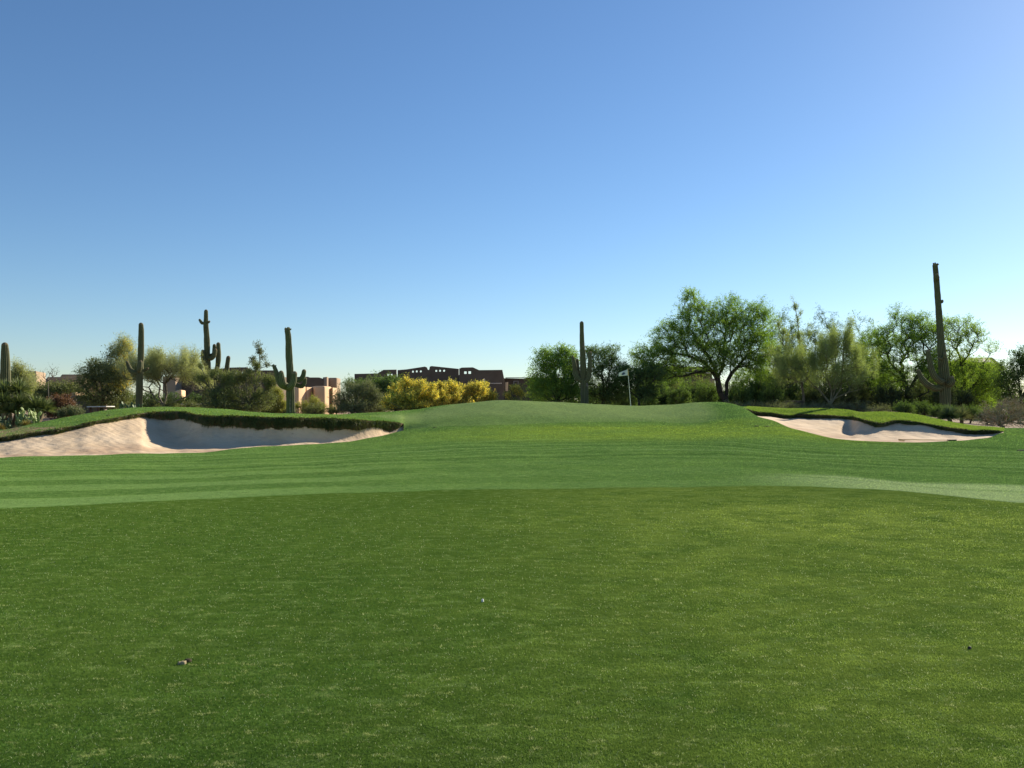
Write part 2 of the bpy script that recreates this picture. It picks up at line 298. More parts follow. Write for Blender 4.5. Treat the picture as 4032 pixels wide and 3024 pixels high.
def bunker(lo, hi, nm):
    ci = np.where((US >= lo-.1) & (US <= hi+.1))[0]; n = len(ci); R = 44
    Df, zf, Db, zt, zb, Ds, zs = params(US[ci])
    t = np.linspace(0, 1, R)[:, None]
    endf = np.clip(np.minimum(US[ci]-lo, hi-US[ci])/40.0, 0, 1)       # closes at both ends
    z0 = zf-.07*endf
    pw = np.interp(US[ci], [0, 560, 700, 1590, 2900, 3300, 3400, 3950], [1.9, 2.2, 5.5, 5.5, 2.2, 2.2, 4, 4]); la = np.interp(US[ci], [0, 560, 700, 1590, 2900], [.3, .3, .06, .06, .3])
    g = la*t + (1-la)*t**pw
    D = Df+(Db-Df)*t; Zs = z0+(zb-z0)*g
    D = D+0*t
    Zs += endf*(.012*np.sin(D*2.1+US[ci]*.02)+.008*np.sin(US[ci]*.06+D))*np.sin(np.pi*t)
    rj = np.random.default_rng(int(hi)+5); jz = np.convolve(rj.normal(0, 1, n+30), np.ones(5)/5, 'same')[15:15+n]*.05+np.convolve(rj.normal(0, 1, n+30), np.ones(13)/13, 'same')[15:15+n]*.10
    Zs += endf*jz*t**6*np.interp(US[ci], [500, 680, 1590, 2900], [.15, 1, 1, .6])
    xs = (US[ci]-CX)/F*D
    P = np.stack([xs, D, Zs], -1)
    front = np.stack([(US[ci]-CX)/F*Df, Df, GZ[rF, ci]], -1)[None]
    P = np.concatenate([front, P]); P[1, :, 1] += .05*endf; 
    R2 = R+1
    r = np.arange(R2-1)[:, None]; c = np.arange(n-1)[None]; a = r*n+c
    f = np.stack([a, a+1, a+n+1, a+n], -1).reshape(-1, 4)
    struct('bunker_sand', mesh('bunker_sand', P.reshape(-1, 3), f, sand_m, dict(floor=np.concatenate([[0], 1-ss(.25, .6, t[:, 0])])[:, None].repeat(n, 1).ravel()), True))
    # wall: from the sand up to the turf edge, bulging unevenly
    m = 7; tt = np.linspace(0, 1, m)[:, None]
    rr = np.random.default_rng(int(hi)); jag = np.convolve(rr.normal(0, 1, n+12), np.ones(4)/4, 'same')[6:6+n]; jag2 = np.convolve(rr.normal(0, 1, n+20), np.ones(9)/9, 'same')[10:10+n]
    topz = GZ[rB, ci]; botz = P[-1, :, 2]-.03+jag2*.05*endf
    Z = botz+(topz-botz)*tt
    off = (-.16*tt**2-.05*np.sin(np.pi*tt))*endf + (jag*.06+jag2*.10)*endf*np.sin(np.pi*np.clip(tt*.9+.08, 0, 1))
    off[-1] = 0; off[0] = -.04*endf+jag2*.05*endf
    DD = Db+off; Pw = np.stack([(US[ci]-CX)/F*DD, DD, Z], -1)
    a = np.arange(m-1)[:, None]*n+c
    f = np.stack([a, a+1, a+n+1, a+n], -1).reshape(-1, 4)
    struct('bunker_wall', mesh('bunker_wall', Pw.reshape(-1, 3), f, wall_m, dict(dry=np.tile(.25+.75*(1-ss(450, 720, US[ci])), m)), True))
    for e_ in (0, n-1):
        c_ = ci[e_]; top = np.stack([GX[rF:rB+1, c_], GD[rF:rB+1, c_], GZ[rF:rB+1, c_]], -1); bot = P[1:, e_]; bz = np.stack([np.full(len(top), top[0, 0]), top[:, 1], np.interp(top[:, 1], bot[:, 1], bot[:, 2])-.03], -1); bz[:, 0] = top[:, 0]
        m_ = len(top); a_ = np.arange(m_-1); fc = np.stack([a_, a_+1, a_+1+m_, a_+m_], -1)
        struct('bunker_wall', mesh('bunker_wall', np.concatenate([top, bz]), fc, wall_m, dict(dry=np.zeros(2*m_)), True))
    return Pw, US[ci], endf
bw1 = bunker(-420, 1590, 'a'); bw2 = bunker(2920, 3950, 'b')

# desert ground beyond the turf
k = N('desert_soil')
col = k.mix(k.ramp(k.noise(.5, 5, .6), .35, .65), (.24, .165, .105), (.32, .235, .16)); col = k.mix(k.math('MULTIPLY', k.ramp(k.noise(6, 4), .5, .7), .6), col, (.17, .12, .075))
des_m = k.done(k.principled(col, .95, k.bump(k.noise(8, 5, .6), .8, .08), .1))
far = np.array([4.0, 6, 9, 14, 22, 34, 50, 80, 130, 220, 400, 900, 2000, 3900])
DD = []; ZZ = []
for u in US[::6]:
    kk, z = profile(u); Ds = float(params(u)[5]); d = Ds+far; d[0] = Ds+3.6
    DD.append(d); ZZ.append(pchip(kk, z, d) - np.where(np.arange(len(far)) == 0, .03, 0))
DD = np.array(DD).T; ZZ = np.array(ZZ).T; n6 = DD.shape[1]
XX = (US[::6][None]-CX)/F*DD
a = np.arange(DD.shape[0]-1)[:, None]*n6+np.arange(n6-1)[None]
struct('desert_ground', mesh('desert_ground', np.stack([XX, DD, ZZ], -1).reshape(-1, 3), np.stack([a, a+1, a+n6+1, a+n6], -1).reshape(-1, 4), des_m, None, True))

# ------------------------------------------------------------------ grass blades (stuff)
def blades(P, h, w, lean, rnd, r=rng):
    """one bent two-triangle blade per root point"""
    n = len(P); a = r.uniform(0, 2*np.pi, n); d = np.stack([np.cos(a), np.sin(a), 0*a], -1); b = r.uniform(0, 2*np.pi, n)
    s = np.stack([np.cos(b), np.sin(b), 0*b], -1)*(w/2)[:, None]
    up = np.stack([0*a, 0*a, h], -1)
    tip = P+up+d*(lean*h)[:, None]; midp = P+up*.6+d*(lean*h*.3)[:, None]
    v = np.stack([P-s, P+s, midp+s*.8, midp-s*.8, tip], 1).reshape(-1, 3)
    i = np.arange(n)[:, None]*5
    return v, [i+np.array([[0, 1, 2, 3]]), i+np.array([[3, 2, 4]])], np.repeat(rnd, 5)
def blade_mat(name, c1, c2, c3):
    return leaf_mat(name, c1, c2, .35, c3)
fair_m = leaf_mat('fairway_blades', (.050, .110, .018), (.085, .160, .032), .4)
kk = N('fairway_blades_mixed')
nb = 760000
uu = rng.uniform(-350, 4380, nb); vv = rng.uniform(1915, 3250, nb); Dn = EYE*F/(vv-HY); xn = (uu-CX)/F*Dn
ed = pchip([-30, -8.1, -5.6, -3.2, -1.0, 2.5, 5.2, 7.2, 8.5, 30], [10.5, 13.15, 14.3, 15.35, 15.95, 16.4, 16.75, 15.85, 13.9, 8.0], xn)
keep = (Dn < ed-.03) & (Dn < 17); uu, Dn, xn = uu[keep], Dn[keep], xn[keep]; n_ = len(xn)
P = np.stack([xn, Dn, np.full(n_, -.002)], -1)
lod = np.clip(Dn/4.0, 1, 4)
bv, bf, br = blades(P, rng.uniform(.006, .012, n_)*(1+.15*lod), rng.uniform(.0018, .0030, n_)*lod, rng.uniform(.2, 1.4, n_), rng.uniform(0, 1, n_)**1.3)
kx = kk; r_ = kx.attr('rnd'); big = kx.noise(1.4, 5, .65)
fyb = kx.attr('fy'); c_ = kx.mix(r_, (.068, .154, .024), (.150, .268, .060))
c_ = kx.mix(kx.math('MULTIPLY', fyb, kx.ramp(big, .12, .62)), c_, kx.mix(r_, (.31, .40, .055), (.50, .58, .12)))
st_ = kx.noise(1.0, 4, .70, vec=kx.scale(kx.pos(), (6.5, 11.0, 3)))
c_ = kx.mix(kx.math('MULTIPLY', kx.ramp(kx.noise(.45, 4, .6), .42, .66), .55), c_, (.19, .27, .055))
c_ = kx.mix(kx.math('MULTIPLY', kx.ramp(kx.noise(2.7, 4, .7, vec=kx.scale(kx.pos(), (.8, 1.4, 1))), .60, .45), .45), c_, (.035, .080, .016))
c_ = kx.mix(kx.math('MULTIPLY', kx.ramp(st_, .585, .64), .75), c_, (.46, .50, .19))
c_ = kx.mix(kx.ramp(r_, .955, .975), c_, (.52, .58, .30))
d_ = kx.n('ShaderNodeBsdfDiffuse'); kx.put(d_.inputs[0], c_); t_ = kx.n('ShaderNodeBsdfTranslucent'); kx.put(t_.inputs[0], c_)
ms = kx.n('ShaderNodeMixShader'); ms.inputs[0].default_value = .4; kx.t.links.new(d_.outputs[0], ms.inputs[1]); kx.t.links.new(t_.outputs[0], ms.inputs[2])
fair_m = kx.done(ms.outputs[0])
fyb_ = worn(xn, Dn)
o = obj('fairway_grass', mesh('fairway_grass', bv, bf, fair_m, dict(rnd=br, fy=np.repeat(fyb_, 5)))); tag(o, 'short mown fairway grass in the foreground', 'grass', kind='stuff')

# mown blades of the approach, green and banks
app_m = turf_material('approach_blades', True); PX = []; AT = {a_: [] for a_ in turf_attrs}
inview = np.where((US > -120) & (US < 4150))[0][:-1]; per = 620
for c_ in inview:
    rr_ = np.arange(nA+20, rS+1); V_ = np.minimum.accumulate(Vr[rr_, c_]); vs_ = rng.uniform(V_[-1]+.5, V_[0], per)
    ri = np.interp(-vs_, -V_, rr_); r0 = np.clip(ri.astype(int), 0, nr-2); fr = ri-r0; fc = rng.uniform(0, 1, per)
    ok = ~((r0 >= rF-1) & (r0 < rB)) if bcol[c_] else np.ones(per, bool)
    lerp = lambda A_: (A_[r0, c_]*(1-fr)+A_[r0+1, c_]*fr)*(1-fc)+(A_[r0, c_+1]*(1-fr)+A_[r0+1, c_+1]*fr)*fc
    ok &= lerp(turf_attrs['app']) > .5
    PX.append(np.stack([lerp(GX), lerp(GD), lerp(GZ)], -1)[ok])
    for a_ in turf_attrs: AT[a_].append(lerp(turf_attrs[a_])[ok])
PX = np.concatenate(PX); n_ = len(PX); dd_ = PX[:, 1]
smoothg = np.concatenate(AT['green'])
bv, bf, br = blades(PX-np.array([0, 0, .003]), rng.uniform(.008, .018, n_)*(1-.5*np.clip(smoothg, 0, 1))*(dd_/26), rng.uniform(.012, .026, n_)*dd_/26, rng.uniform(.3, 1.6, n_), rng.uniform(0, 1, n_))
o = obj('approach_grass', mesh('approach_grass', bv, bf, app_m, dict(rnd=br, **{a_: np.repeat(np.concatenate(v_), 5) for a_, v_ in AT.items()}))); tag(o, 'short striped grass of the approach and the putting green', 'grass', kind='stuff')
lip_m = leaf_mat('lip_grass', (.035, .060, .012), (.10, .13, .03), .3, (.16, .13, .06))
top_m = leaf_mat('rough_fringe', (.105, .165, .026), (.20, .27, .055), .45, (.17, .21, .05))
def lip_grass(Pw, us, endf, nb, name, lab, lmin=.05, lmax=.14):
    m, n = Pw.shape[:2]; r = rng
    ci = r.uniform(0, n-1.001, nb); ri = r.beta(1.6, .9, nb)*(m-1.001)
    cu = np.interp(ci, np.arange(n), endf); us_ = np.interp(ci, np.arange(n), us)
    clump = .5+.5*np.sin(us_*.35+3*np.sin(us_*.05))
    ok = r.uniform(0, 1, nb) < (cu*.9+.1)*(.4+.6*clump)*np.where(us_ < 700, .30, 1.0)
    ci, ri = ci[ok], ri[ok]; c0 = ci.astype(int); r0 = ri.astype(int); fc = (ci-c0)[:, None]; fr = (ri-r0)[:, None]
    P = (Pw[r0, c0]*(1-fc)+Pw[r0, c0+1]*fc)*(1-fr)+(Pw[r0+1, c0]*(1-fc)+Pw[r0+1, c0+1]*fc)*fr
    n_ = len(P); L = r.uniform(lmin, lmax, n_)*(.25+.75*cu[ok])*(.55+.9*np.abs(np.sin(ci*.23+2*np.sin(ci*.041)))); dr = np.stack([r.normal(0, .5, n_), -np.abs(r.normal(.7, .3, n_)), r.normal(-.1, .7, n_)], -1); dr /= np.linalg.norm(dr, axis=1)[:, None]
    sd_ = np.stack([np.ones(n_), r.normal(0, .4, n_), r.normal(0, .4, n_)], -1)*.010
    tip = P+dr*L[:, None]-np.array([0, 0, 1])*(L*.35)[:, None]; mid_ = P+dr*(L*.55)[:, None]
    P = P+np.array([0, .02, 0])
    v = np.stack([P-sd_, P+sd_, mid_+sd_*.8, mid_-sd_*.8, tip], 1).reshape(-1, 3); i = np.arange(n_)[:, None]*5
    o = obj(name, mesh(name, v, [i+np.array([[0, 1, 2, 3]]), i+np.array([[3, 2, 4]])], lip_m, dict(rnd=np.repeat(r.uniform(0, 1, n_), 5))))
    tag(o, lab, 'grass', kind='stuff')
lip_grass(*bw1, 52000, 'lip_grass', 'ragged dark grass hanging over the back lip of the left bunker', .05, .13)
lip_grass(*bw2, 34000, 'lip_grass', 'ragged grass hanging over the back lip of the right bunker', .03, .08)
# longer rough on the banks behind and around the bunkers
def rough(n0, u0, u1, rows, hmin, hmax, lab, prob=None):
    ci = rng.uniform(np.searchsorted(US, u0), np.searchsorted(US, u1)-1.01, n0); ri = rng.uniform(rows[0], rows[1]-1.01, n0)
    c0 = ci.astype(int); r0 = ri.astype(int); fc = (ci-c0)[:, None]; fr = (ri-r0)[:, None]
    V = verts; P = (V[r0, c0]*(1-fc)+V[r0, c0+1]*fc)*(1-fr)+(V[r0+1, c0]*(1-fc)+V[r0+1, c0+1]*fc)*fr
    if prob is not None:
        ok = rng.uniform(0, 1, n0) < prob(np.interp(ci, np.arange(nu), US), (ri-rows[0])/(rows[1]-rows[0])); P = P[ok]
    n_ = len(P)
    v, f, r = blades(P-np.array([0, 0, .005]), rng.uniform(hmin, hmax, n_), rng.uniform(.010, .018, n_), rng.uniform(.2, 1.0, n_), rng.uniform(0, 1, n_))
    o = obj('rough_grass', mesh('rough_grass', v, f, top_m, dict(rnd=r))); tag(o, lab, 'grass', kind='stuff')
rough(60000, 2925, 3955, (rB, rS+3), .03, .07, 'longer grass on the bank behind the right bunker', lambda u, t: np.clip((u-2930)/60, 0, 1)*np.clip((3960-u)/90, 0, 1))
rough(46000, -420, 1600, (rB, rS), .015, .055, 'longer grass on the bank behind the left bunker', lambda u, t: (1-t)**2*np.clip(.25+(u-200)/300, .2, 1)*np.clip((1560-u)/160, 0, 1))

# ------------------------------------------------------------------ plants
def unit(n, r): v = r.normal(0, 1, (n, 3)); return v/np.linalg.norm(v, axis=1)[:, None]
def tubes(p0, p1, r0, r1, sides):
    d = p1-p0; L = np.linalg.norm(d, axis=1)[:, None]+1e-9; d = d/L
    ref = np.where(np.abs(d[:, 2:3]) > .9, np.array([[1., 0, 0]]), np.array([[0, 0, 1.]]))
    a = np.cross(d, ref); a /= np.linalg.norm(a, axis=1)[:, None]+1e-9; b = np.cross(d, a)
    th = np.arange(sides)*2*np.pi/sides; ring = a[:, None]*np.cos(th)[None, :, None]+b[:, None]*np.sin(th)[None, :, None]
    p1 = p1+d*np.minimum(r1[:, None]*.3, .02)
    V = np.stack([p0[:, None]+ring*r0[:, None, None], p1[:, None]+ring*r1[:, None, None]], 1)     # n,2,s,3
    n = len(p0); base = np.arange(n)[:, None]*2*sides; j = np.arange(sides)[None]; j2 = (j+1) % sides
    return V.reshape(-1, 3), np.stack([base+j, base+j2, base+sides+j2, base+sides+j], -1).reshape(-1, 4)
def grow(paths, targets, bf=.5, jit=.10, bow=.12, r=rng):
    """branching skeleton: each target is joined to the tree where wire and path length are cheapest"""
    P = []; par = []; dist = []
    for path in paths:                                 # path: list of points; the first may start on an existing node
        prev = -1
        for i, p in enumerate(path):
            p = np.array(p, float)
            if i == 0 and P:
                j = int(np.argmin([np.linalg.norm(p-q_) for q_ in P])); prev = j; continue
            m = 1 if prev < 0 else max(1, int(np.linalg.norm(p-P[prev])/.35))
            for s_ in range(1, m+1):
                qn = p if prev < 0 else P[prev0]+(p-P[prev0])*s_/m if s_ > 1 else P[prev]+(p-P[prev])/m
                if s_ == 1: prev0 = prev
                P.append(np.array(qn)); par.append(prev); dist.append(0 if prev < 0 else dist[prev]+np.linalg.norm(P[-1]-P[prev])); prev = len(P)-1
    base = P[0]; order = np.argsort(np.linalg.norm(targets-base, axis=1)); tips = []
    A = np.zeros((len(P)+len(targets)*14, 3)); Dp = np.zeros(len(A)); n = len(P); A[:n] = P; Dp[:n] = dist; par = list(par)
    lowz = base[2]+.25*(targets[:, 2].mean()-base[2])
    for i in order:
        t = targets[i]; c = np.linalg.norm(A[:n]-t, axis=1)+bf*Dp[:n] + np.where(A[:n, 2] < lowz, 1.5, 0)
        j = int(np.argmin(c)); d = t-A[j]; L = np.linalg.norm(d); m = int(np.clip(L/.3, 1, 10)); pr = j
        off = r.normal(0, 1, 3)*jit*L; off[2] += bow*L
        for s_ in range(1, m+1):
            f = s_/m; A[n] = A[j]+d*f+off*math.sin(math.pi*f)*.5; par.append(pr); Dp[n] = Dp[pr]+L/m; pr = n; n += 1
        tips.append(pr)
    par = np.array(par); cnt = np.zeros(n); cnt[tips] += 1
    for i in range(n-1, 0, -1):
        if par[i] >= 0: cnt[par[i]] += cnt[i]
    return A[:n], par, np.maximum(cnt, 1), np.array(tips)
def wood_mesh(name, P, par, cnt, rb, rt, mat, sides=5):
    ex = math.log(rb/rt)/math.log(max(cnt.max(), 2)); R = rt*cnt**ex
    i = np.where(par >= 0)[0]; r0 = np.minimum(R[par[i]], R[i]*1.6)
    v, f = tubes(P[par[i]], P[i], r0, R[i], sides); return mesh(name, v, f, mat, None, True)
def quads(P, d, L, w, r):
    """thin leaves: centre line from P along d"""
    n = len(P); s = np.cross(d, unit(n, r)); s /= np.linalg.norm(s, axis=1)[:, None]+1e-9; s = s*(w/2)[:, None]; e = d*L[:, None]
    v = np.stack([P-s*.5, P+e*.5-s, P+e, P+e*.5+s], 1).reshape(-1, 3)
    return v, np.arange(n*4).reshape(-1, 4)
def sprays(tips, cen, r, k, m, Ls, leaf, wid, up=.2, out=.5, spread=.7, droop=0.0):
    """k twigs at every tip, m leaves along each"""
    n = len(tips); T_ = np.repeat(tips, k, 0); o = T_-cen; o /= np.linalg.norm(o, axis=1)[:, None]+1e-9
    d = unit(n*k, r)*spread+o*out+np.array([0, 0, up]); d /= np.linalg.norm(d, axis=1)[:, None]; L = r.uniform(.5, 1.1, n*k)*Ls
    st = T_+r.normal(0, .06, T_.shape); t = r.uniform(0, 1, (n*k, m))
    P = st[:, None]+d[:, None]*(L[:, None]*t)[..., None]; P[..., 2] -= droop*(L[:, None]*t)**2
    P = P.reshape(-1, 3)+r.normal(0, leaf*.35, (n*k*m, 3)); dl = np.repeat(d, m, 0)*.5+unit(n*k*m, r)*.8; dl /= np.linalg.norm(dl, axis=1)[:, None]
    v, f = quads(P, dl, r.uniform(.6, 1.2, len(P))*leaf, r.uniform(.7, 1.3, len(P))*wid, r)
    rn = np.clip(np.repeat(r.uniform(0, .6, n), k*m)+r.uniform(0, .45, len(P)), 0, 1)
    return v, f, np.repeat(rn, 4), st, d, L
bark_dark = plain_mat('dark_bark', (.035, .027, .020), (.075, .058, .042), 3, .9, .6)
bark_pale = plain_mat('pale_green_bark', (.13, .12, .065), (.22, .19, .12), 3, .9, .4)
bark_grey = plain_mat('grey_bark', (.10, .085, .065), (.20, .17, .13), 3, .9, .5)
L_mesq = leaf_mat('mesquite_leaves', (.075, .145, .018), (.20, .30, .045), .55, (.25, .35, .050))
L_mesq2 = leaf_mat('bright_mesquite_leaves', (.12, .19, .020), (.23, .32, .045), .55, (.25, .34, .045))
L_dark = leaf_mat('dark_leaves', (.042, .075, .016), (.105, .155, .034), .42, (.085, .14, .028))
L_olive = leaf_mat('olive_leaves', (.085, .105, .034), (.19, .205, .075), .4, (.15, .17, .055))
L_grey = leaf_mat('grey_green_leaves', (.10, .115, .058), (.20, .21, .11), .3, (.15, .16, .08))
L_palo = leaf_mat('palo_verde_twigs', (.21, .23, .10), (.43, .43, .23), .45, (.34, .35, .17))
L_palog = leaf_mat('green_palo_verde_twigs', (.15, .19, .065), (.32, .37, .15), .45, (.26, .31, .11))
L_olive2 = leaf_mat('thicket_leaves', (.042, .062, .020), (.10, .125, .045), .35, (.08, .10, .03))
L_yel = leaf_mat('yellow_blossom', (.66, .48, .06), (.92, .72, .17), .4, (.80, .61, .10))
L_yelg = leaf_mat('yellow_green_leaves', (.20, .21, .045), (.40, .38, .09), .4, (.30, .29, .06))
L_green = leaf_mat('shrub_green', (.065, .12, .028), (.15, .21, .055), .4, (.11, .17, .04))
L_red = leaf_mat('dry_red_leaves', (.10, .045, .022), (.24, .12, .065), .25, (.15, .075, .04))
L_brown = leaf_mat('dry_brown_leaves', (.040, .034, .017), (.095, .078, .042), .2, (.055, .06, .025))

def plant(name, label, cat, u, D, blobs, n, paths=None, style='mesq', leaf=None, bark=bark_dark, rb=.12, dens=1.0, group=None, seed=0, bloom=None, bf=.45, depth=.85, wood=True, names=('trunk', 'crown'), vbase=None):
    """blobs: crown lobes in photo pixels (u, v, ru, rv[, depth offset in m]) standing at depth D; paths: stems in photo pixels (u, v[, dy])"""
    r = np.random.default_rng(abs(seed+int(u)*7+int(D))); b = at(u, D, -.05); org = np.array(b); s = D/F
    def loc(pu, pv, dy=0.0): return np.array([(pu-CX)*s*(1)-org[0], dy, EYE-(pv-HY)*s-org[2]])
    if style in ('bush', 'creo', 'bloom') and n > 60:
        w0 = min(q_[0]-q_[2] for q_ in blobs); w1 = max(q_[0]+q_[2] for q_ in blobs); blobs = list(blobs)+[((w0+w1)/2, HY+(EYE-b[2]-.45)/s, (w1-w0)*.42, .5/s)]
    bl = [(*q_, 0.0) if len(q_) == 4 else q_ for q_ in blobs]; vol = np.array([q_[2]*q_[3] for q_ in bl], float)
    pick = r.choice(len(bl), n, p=vol/vol.sum()); dirs = unit(n, r)*(r.uniform(0.05, 1, n)**(1/2.6))[:, None]
    dirs *= (1+.22*np.sin(dirs[:, :1]*5+r.uniform(0, 6))*np.sin(dirs[:, 2:]*6+r.uniform(0, 6))+.14*np.abs(r.normal(0, 1, (n, 1)))*(r.uniform(0, 1, (n, 1)) < .3))
    C_ = np.array([loc(q_[0], q_[1], q_[4]) for q_ in bl]); RR = np.array([[q_[2]*s, q_[2]*s*depth, q_[3]*s] for q_ in bl])
    RR = np.maximum(RR-(.24 if style in ('bloom', 'creo', 'bush') else 0), .10)
    tg = C_[pick]+dirs*RR[pick]; tg[:, 2] = np.maximum(tg[:, 2], .12)
    if paths is None: paths = [[(u, None, 0)]]
    pp = []
    for pa in paths:
        q2 = []
        for w_ in pa:
            if w_[1] is None: q2.append(np.zeros(3))
            else: q2.append(loc(w_[0], w_[1], w_[2] if len(w_) > 2 else 0.0))
        pp.append(q2)
    A, par, cnt, tips = grow(pp, tg, bf=bf, r=r)
    cen = C_.mean(0)*np.array([1, 1, .8])
    root = thing(name, label, cat, b, group)
    tp = A[tips]
    if style == 'mesq': v, f, rn, *_ = sprays(tp, cen, r, int(5*dens)+1, 13, .85, .095, .042, .22, .55, .65, .30)
    elif style == 'weep': v, f, rn, *_ = sprays(tp, cen, r, int(6*dens)+1, 15, .85, .10, .040, -.25, .35, .6, .5)
    elif style == 'palo': v, f, rn, st, d, L = sprays(tp, cen, r, int(7*dens)+1, 7, .80, .22, .016, 1.0, .35, .38)
    elif style == 'bush': v, f, rn, *_ = sprays(tp, cen, r, int(5*dens)+1, 8, .34, .075, .042, .35, .5, .7)
    elif style == 'creo': v, f, rn, *_ = sprays(tp, cen, r, int(5*dens)+1, 9, .42, .060, .030, .5, .4, .5)
    elif style == 'bloom': v, f, rn, *_ = sprays(tp, cen, r, int(6*dens)+1, 9, .48, .07, .04, .75, .4, .55)
    elif style == 'dead': v, f, rn, *_ = sprays(tp, cen, r, int(4*dens)+1, 5, .3, .11, .018, .3, .5, .8)
    if wood: obj(names[0], wood_mesh(names[0], A, par, cnt, rb, .009, bark), root)
    obj(names[1], mesh(names[1], v, f, leaf, dict(rnd=rn)), root)
    if bloom:
        mat, frac, kk2, top = bloom; cl_ = np.sin(tp[:, 0]*4.2+r.uniform(0, 6))*np.sin(tp[:, 2]*4.6+r.uniform(0, 6))*np.sin(tp[:, 1]*3.1+1)
        w_ = tp[:, 2]+.7*cl_+r.normal(0, .15, len(tp)); sel = tp[np.argsort(-w_)[:int(len(tp)*frac)]] if top else tp[r.uniform(0, 1, len(tp)) < frac]
        v, f, rn, *_ = sprays(sel, cen, r, kk2, 10, .42, .07, .055, .7, .5, .5)
        obj('blossoms', mesh('blossoms', v, f, mat, dict(rnd=rn)), root)
    return root

def plumes(tops, w, seed, drop=130, k_=3, up_=28):
    r = np.random.default_rng(seed); o_ = []
    for (pu, pv) in tops:
        h_ = r.uniform(.5, 1)*drop*.5; o_.append((pu, pv+h_+up_, w*r.uniform(.7, 1.1), h_, r.uniform(-1.2, 1.2)))
        for _ in range(k_-1): o_.append((pu+r.uniform(-22, 22), pv+r.uniform(30, 70)+h_, w*r.uniform(.7, 1.1), h_*.8, r.uniform(-1.5, 1.5)))
    return o_
# ---- saguaros
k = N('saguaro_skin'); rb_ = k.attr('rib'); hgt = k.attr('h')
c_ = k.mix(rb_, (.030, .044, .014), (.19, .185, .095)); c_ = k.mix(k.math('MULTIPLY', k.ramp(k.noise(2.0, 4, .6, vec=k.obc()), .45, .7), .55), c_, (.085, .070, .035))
c_ = k.mix(k.ramp(hgt, .90, 1.0), c_, (.20, .15, .085))
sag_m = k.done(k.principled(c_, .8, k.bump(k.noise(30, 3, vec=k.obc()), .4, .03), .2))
k = N('saguaro_scar'); c_ = k.mix(k.ramp(k.noise(5, 4, vec=k.obc()), .4, .6), (.22, .19, .14), (.10, .085, .06)); scar_m = k.done(k.principled(c_, .9))
bud_m = plain_mat('saguaro_bud', (.10, .12, .05), (.28, .24, .14), 12)
flow_m = plain_mat('saguaro_flower', (.62, .58, .42), (.75, .72, .58), 12)
def stem_mesh(pts, rad, ribs=15, mat=None, cap=True, rs=0.17):
    """ribbed column along a smooth path with a domed tip"""
    pts = np.array(pts, float); t = np.concatenate([[0], np.cumsum(np.linalg.norm(np.diff(pts, axis=0), axis=1))]); Lt = t[-1]
    n = max(8, int(Lt/.10)); tt = np.linspace(0, Lt, n)
    Pk = np.stack([pchip(t, pts[:, i], tt) for i in range(3)], -1); R = np.interp(tt/Lt, np.linspace(0, 1, len(rad)), rad)
    R = R*(1+.02*np.sin(tt*5.3+pts[0, 0])+.015*np.sin(tt*11))
    if cap:
        rt = R[-1]; e = np.array([.25, .5, .72, .88, .97, 1.0]); d = Pk[-1]-Pk[-2]; d /= np.linalg.norm(d)
        Pk = np.concatenate([Pk, Pk[-1]+d*rt*1.15*e[:, None]]); R = np.concatenate([R, rt*np.sqrt(np.maximum(1-e**2, .002))])
    hh = np.clip(1-(Lt+.15-np.minimum(np.concatenate([tt, np.full(len(Pk)-n, Lt+.1)]), Lt+.1))/(Lt+.15)*(Lt/1.6), 0, 1)
    m = ribs*4; th = np.arange(m)*2*np.pi/m; prof = 1-rs*(.5-.5*np.cos(th*ribs)); rib = .5+.5*np.cos(th*ribs)
    T2 = np.gradient(Pk, axis=0); T2 /= np.linalg.norm(T2, axis=1)[:, None]; a = np.array([1., 0, 0]); V = []
    a = a-T2[0]*a.dot(T2[0]); a /= np.linalg.norm(a)
    for i in range(len(Pk)):
        a = a-T2[i]*a.dot(T2[i]); a /= np.linalg.norm(a); b = np.cross(T2[i], a)
        V.append(Pk[i]+(a[None]*np.cos(th)[:, None]+b[None]*np.sin(th)[:, None])*(R[i]*prof)[:, None])
    V = np.concatenate(V); r_ = np.arange(len(Pk)-1)[:, None]*m; j = np.arange(m)[None]; j2 = (j+1) % m
    f = np.stack([r_+j, r_+j2, r_+m+j2, r_+m+j], -1).reshape(-1, 4)
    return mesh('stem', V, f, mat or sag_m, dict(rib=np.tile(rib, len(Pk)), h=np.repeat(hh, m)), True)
def nubs(c, R, n, size, mat, r, parent):
    """small egg-shaped buds round a tip, each a part of its own"""
    for i in range(n):
        a = r.uniform(0, 6.28); e = r.uniform(.2, 1.0); p = np.array(c)+np.array([math.cos(a)*R*e, math.sin(a)*R*e, R*.9*(1-e*.7)]); d = np.array([math.cos(a)*e, math.sin(a)*e, .9]); d /= np.linalg.norm(d)
        k_ = np.array([0, .35, .75, 1.0])*size; w_ = np.array([.18, .34, .30, .08])*size; V = []; th = np.arange(6)*np.pi/3
        x_ = np.cross(d, [0.2, .1, 1.0]); x_ /= np.linalg.norm(x_)+1e-9; y_ = np.cross(d, x_)
        V = np.concatenate([p+d*kk_+(np.cos(th)[:, None]*x_+np.sin(th)[:, None]*y_)*ww_ for kk_, ww_ in zip(k_, w_)])
        q_ = np.arange(3)[:, None]*6; j_ = np.arange(6)[None]; j2_ = (j_+1) % 6
        obj('flower_bud', mesh('flower_bud', V, np.stack([q_+j_, q_+j2_, q_+6+j2_, q_+6+j_], -1).reshape(-1, 4), mat, None, True), parent)
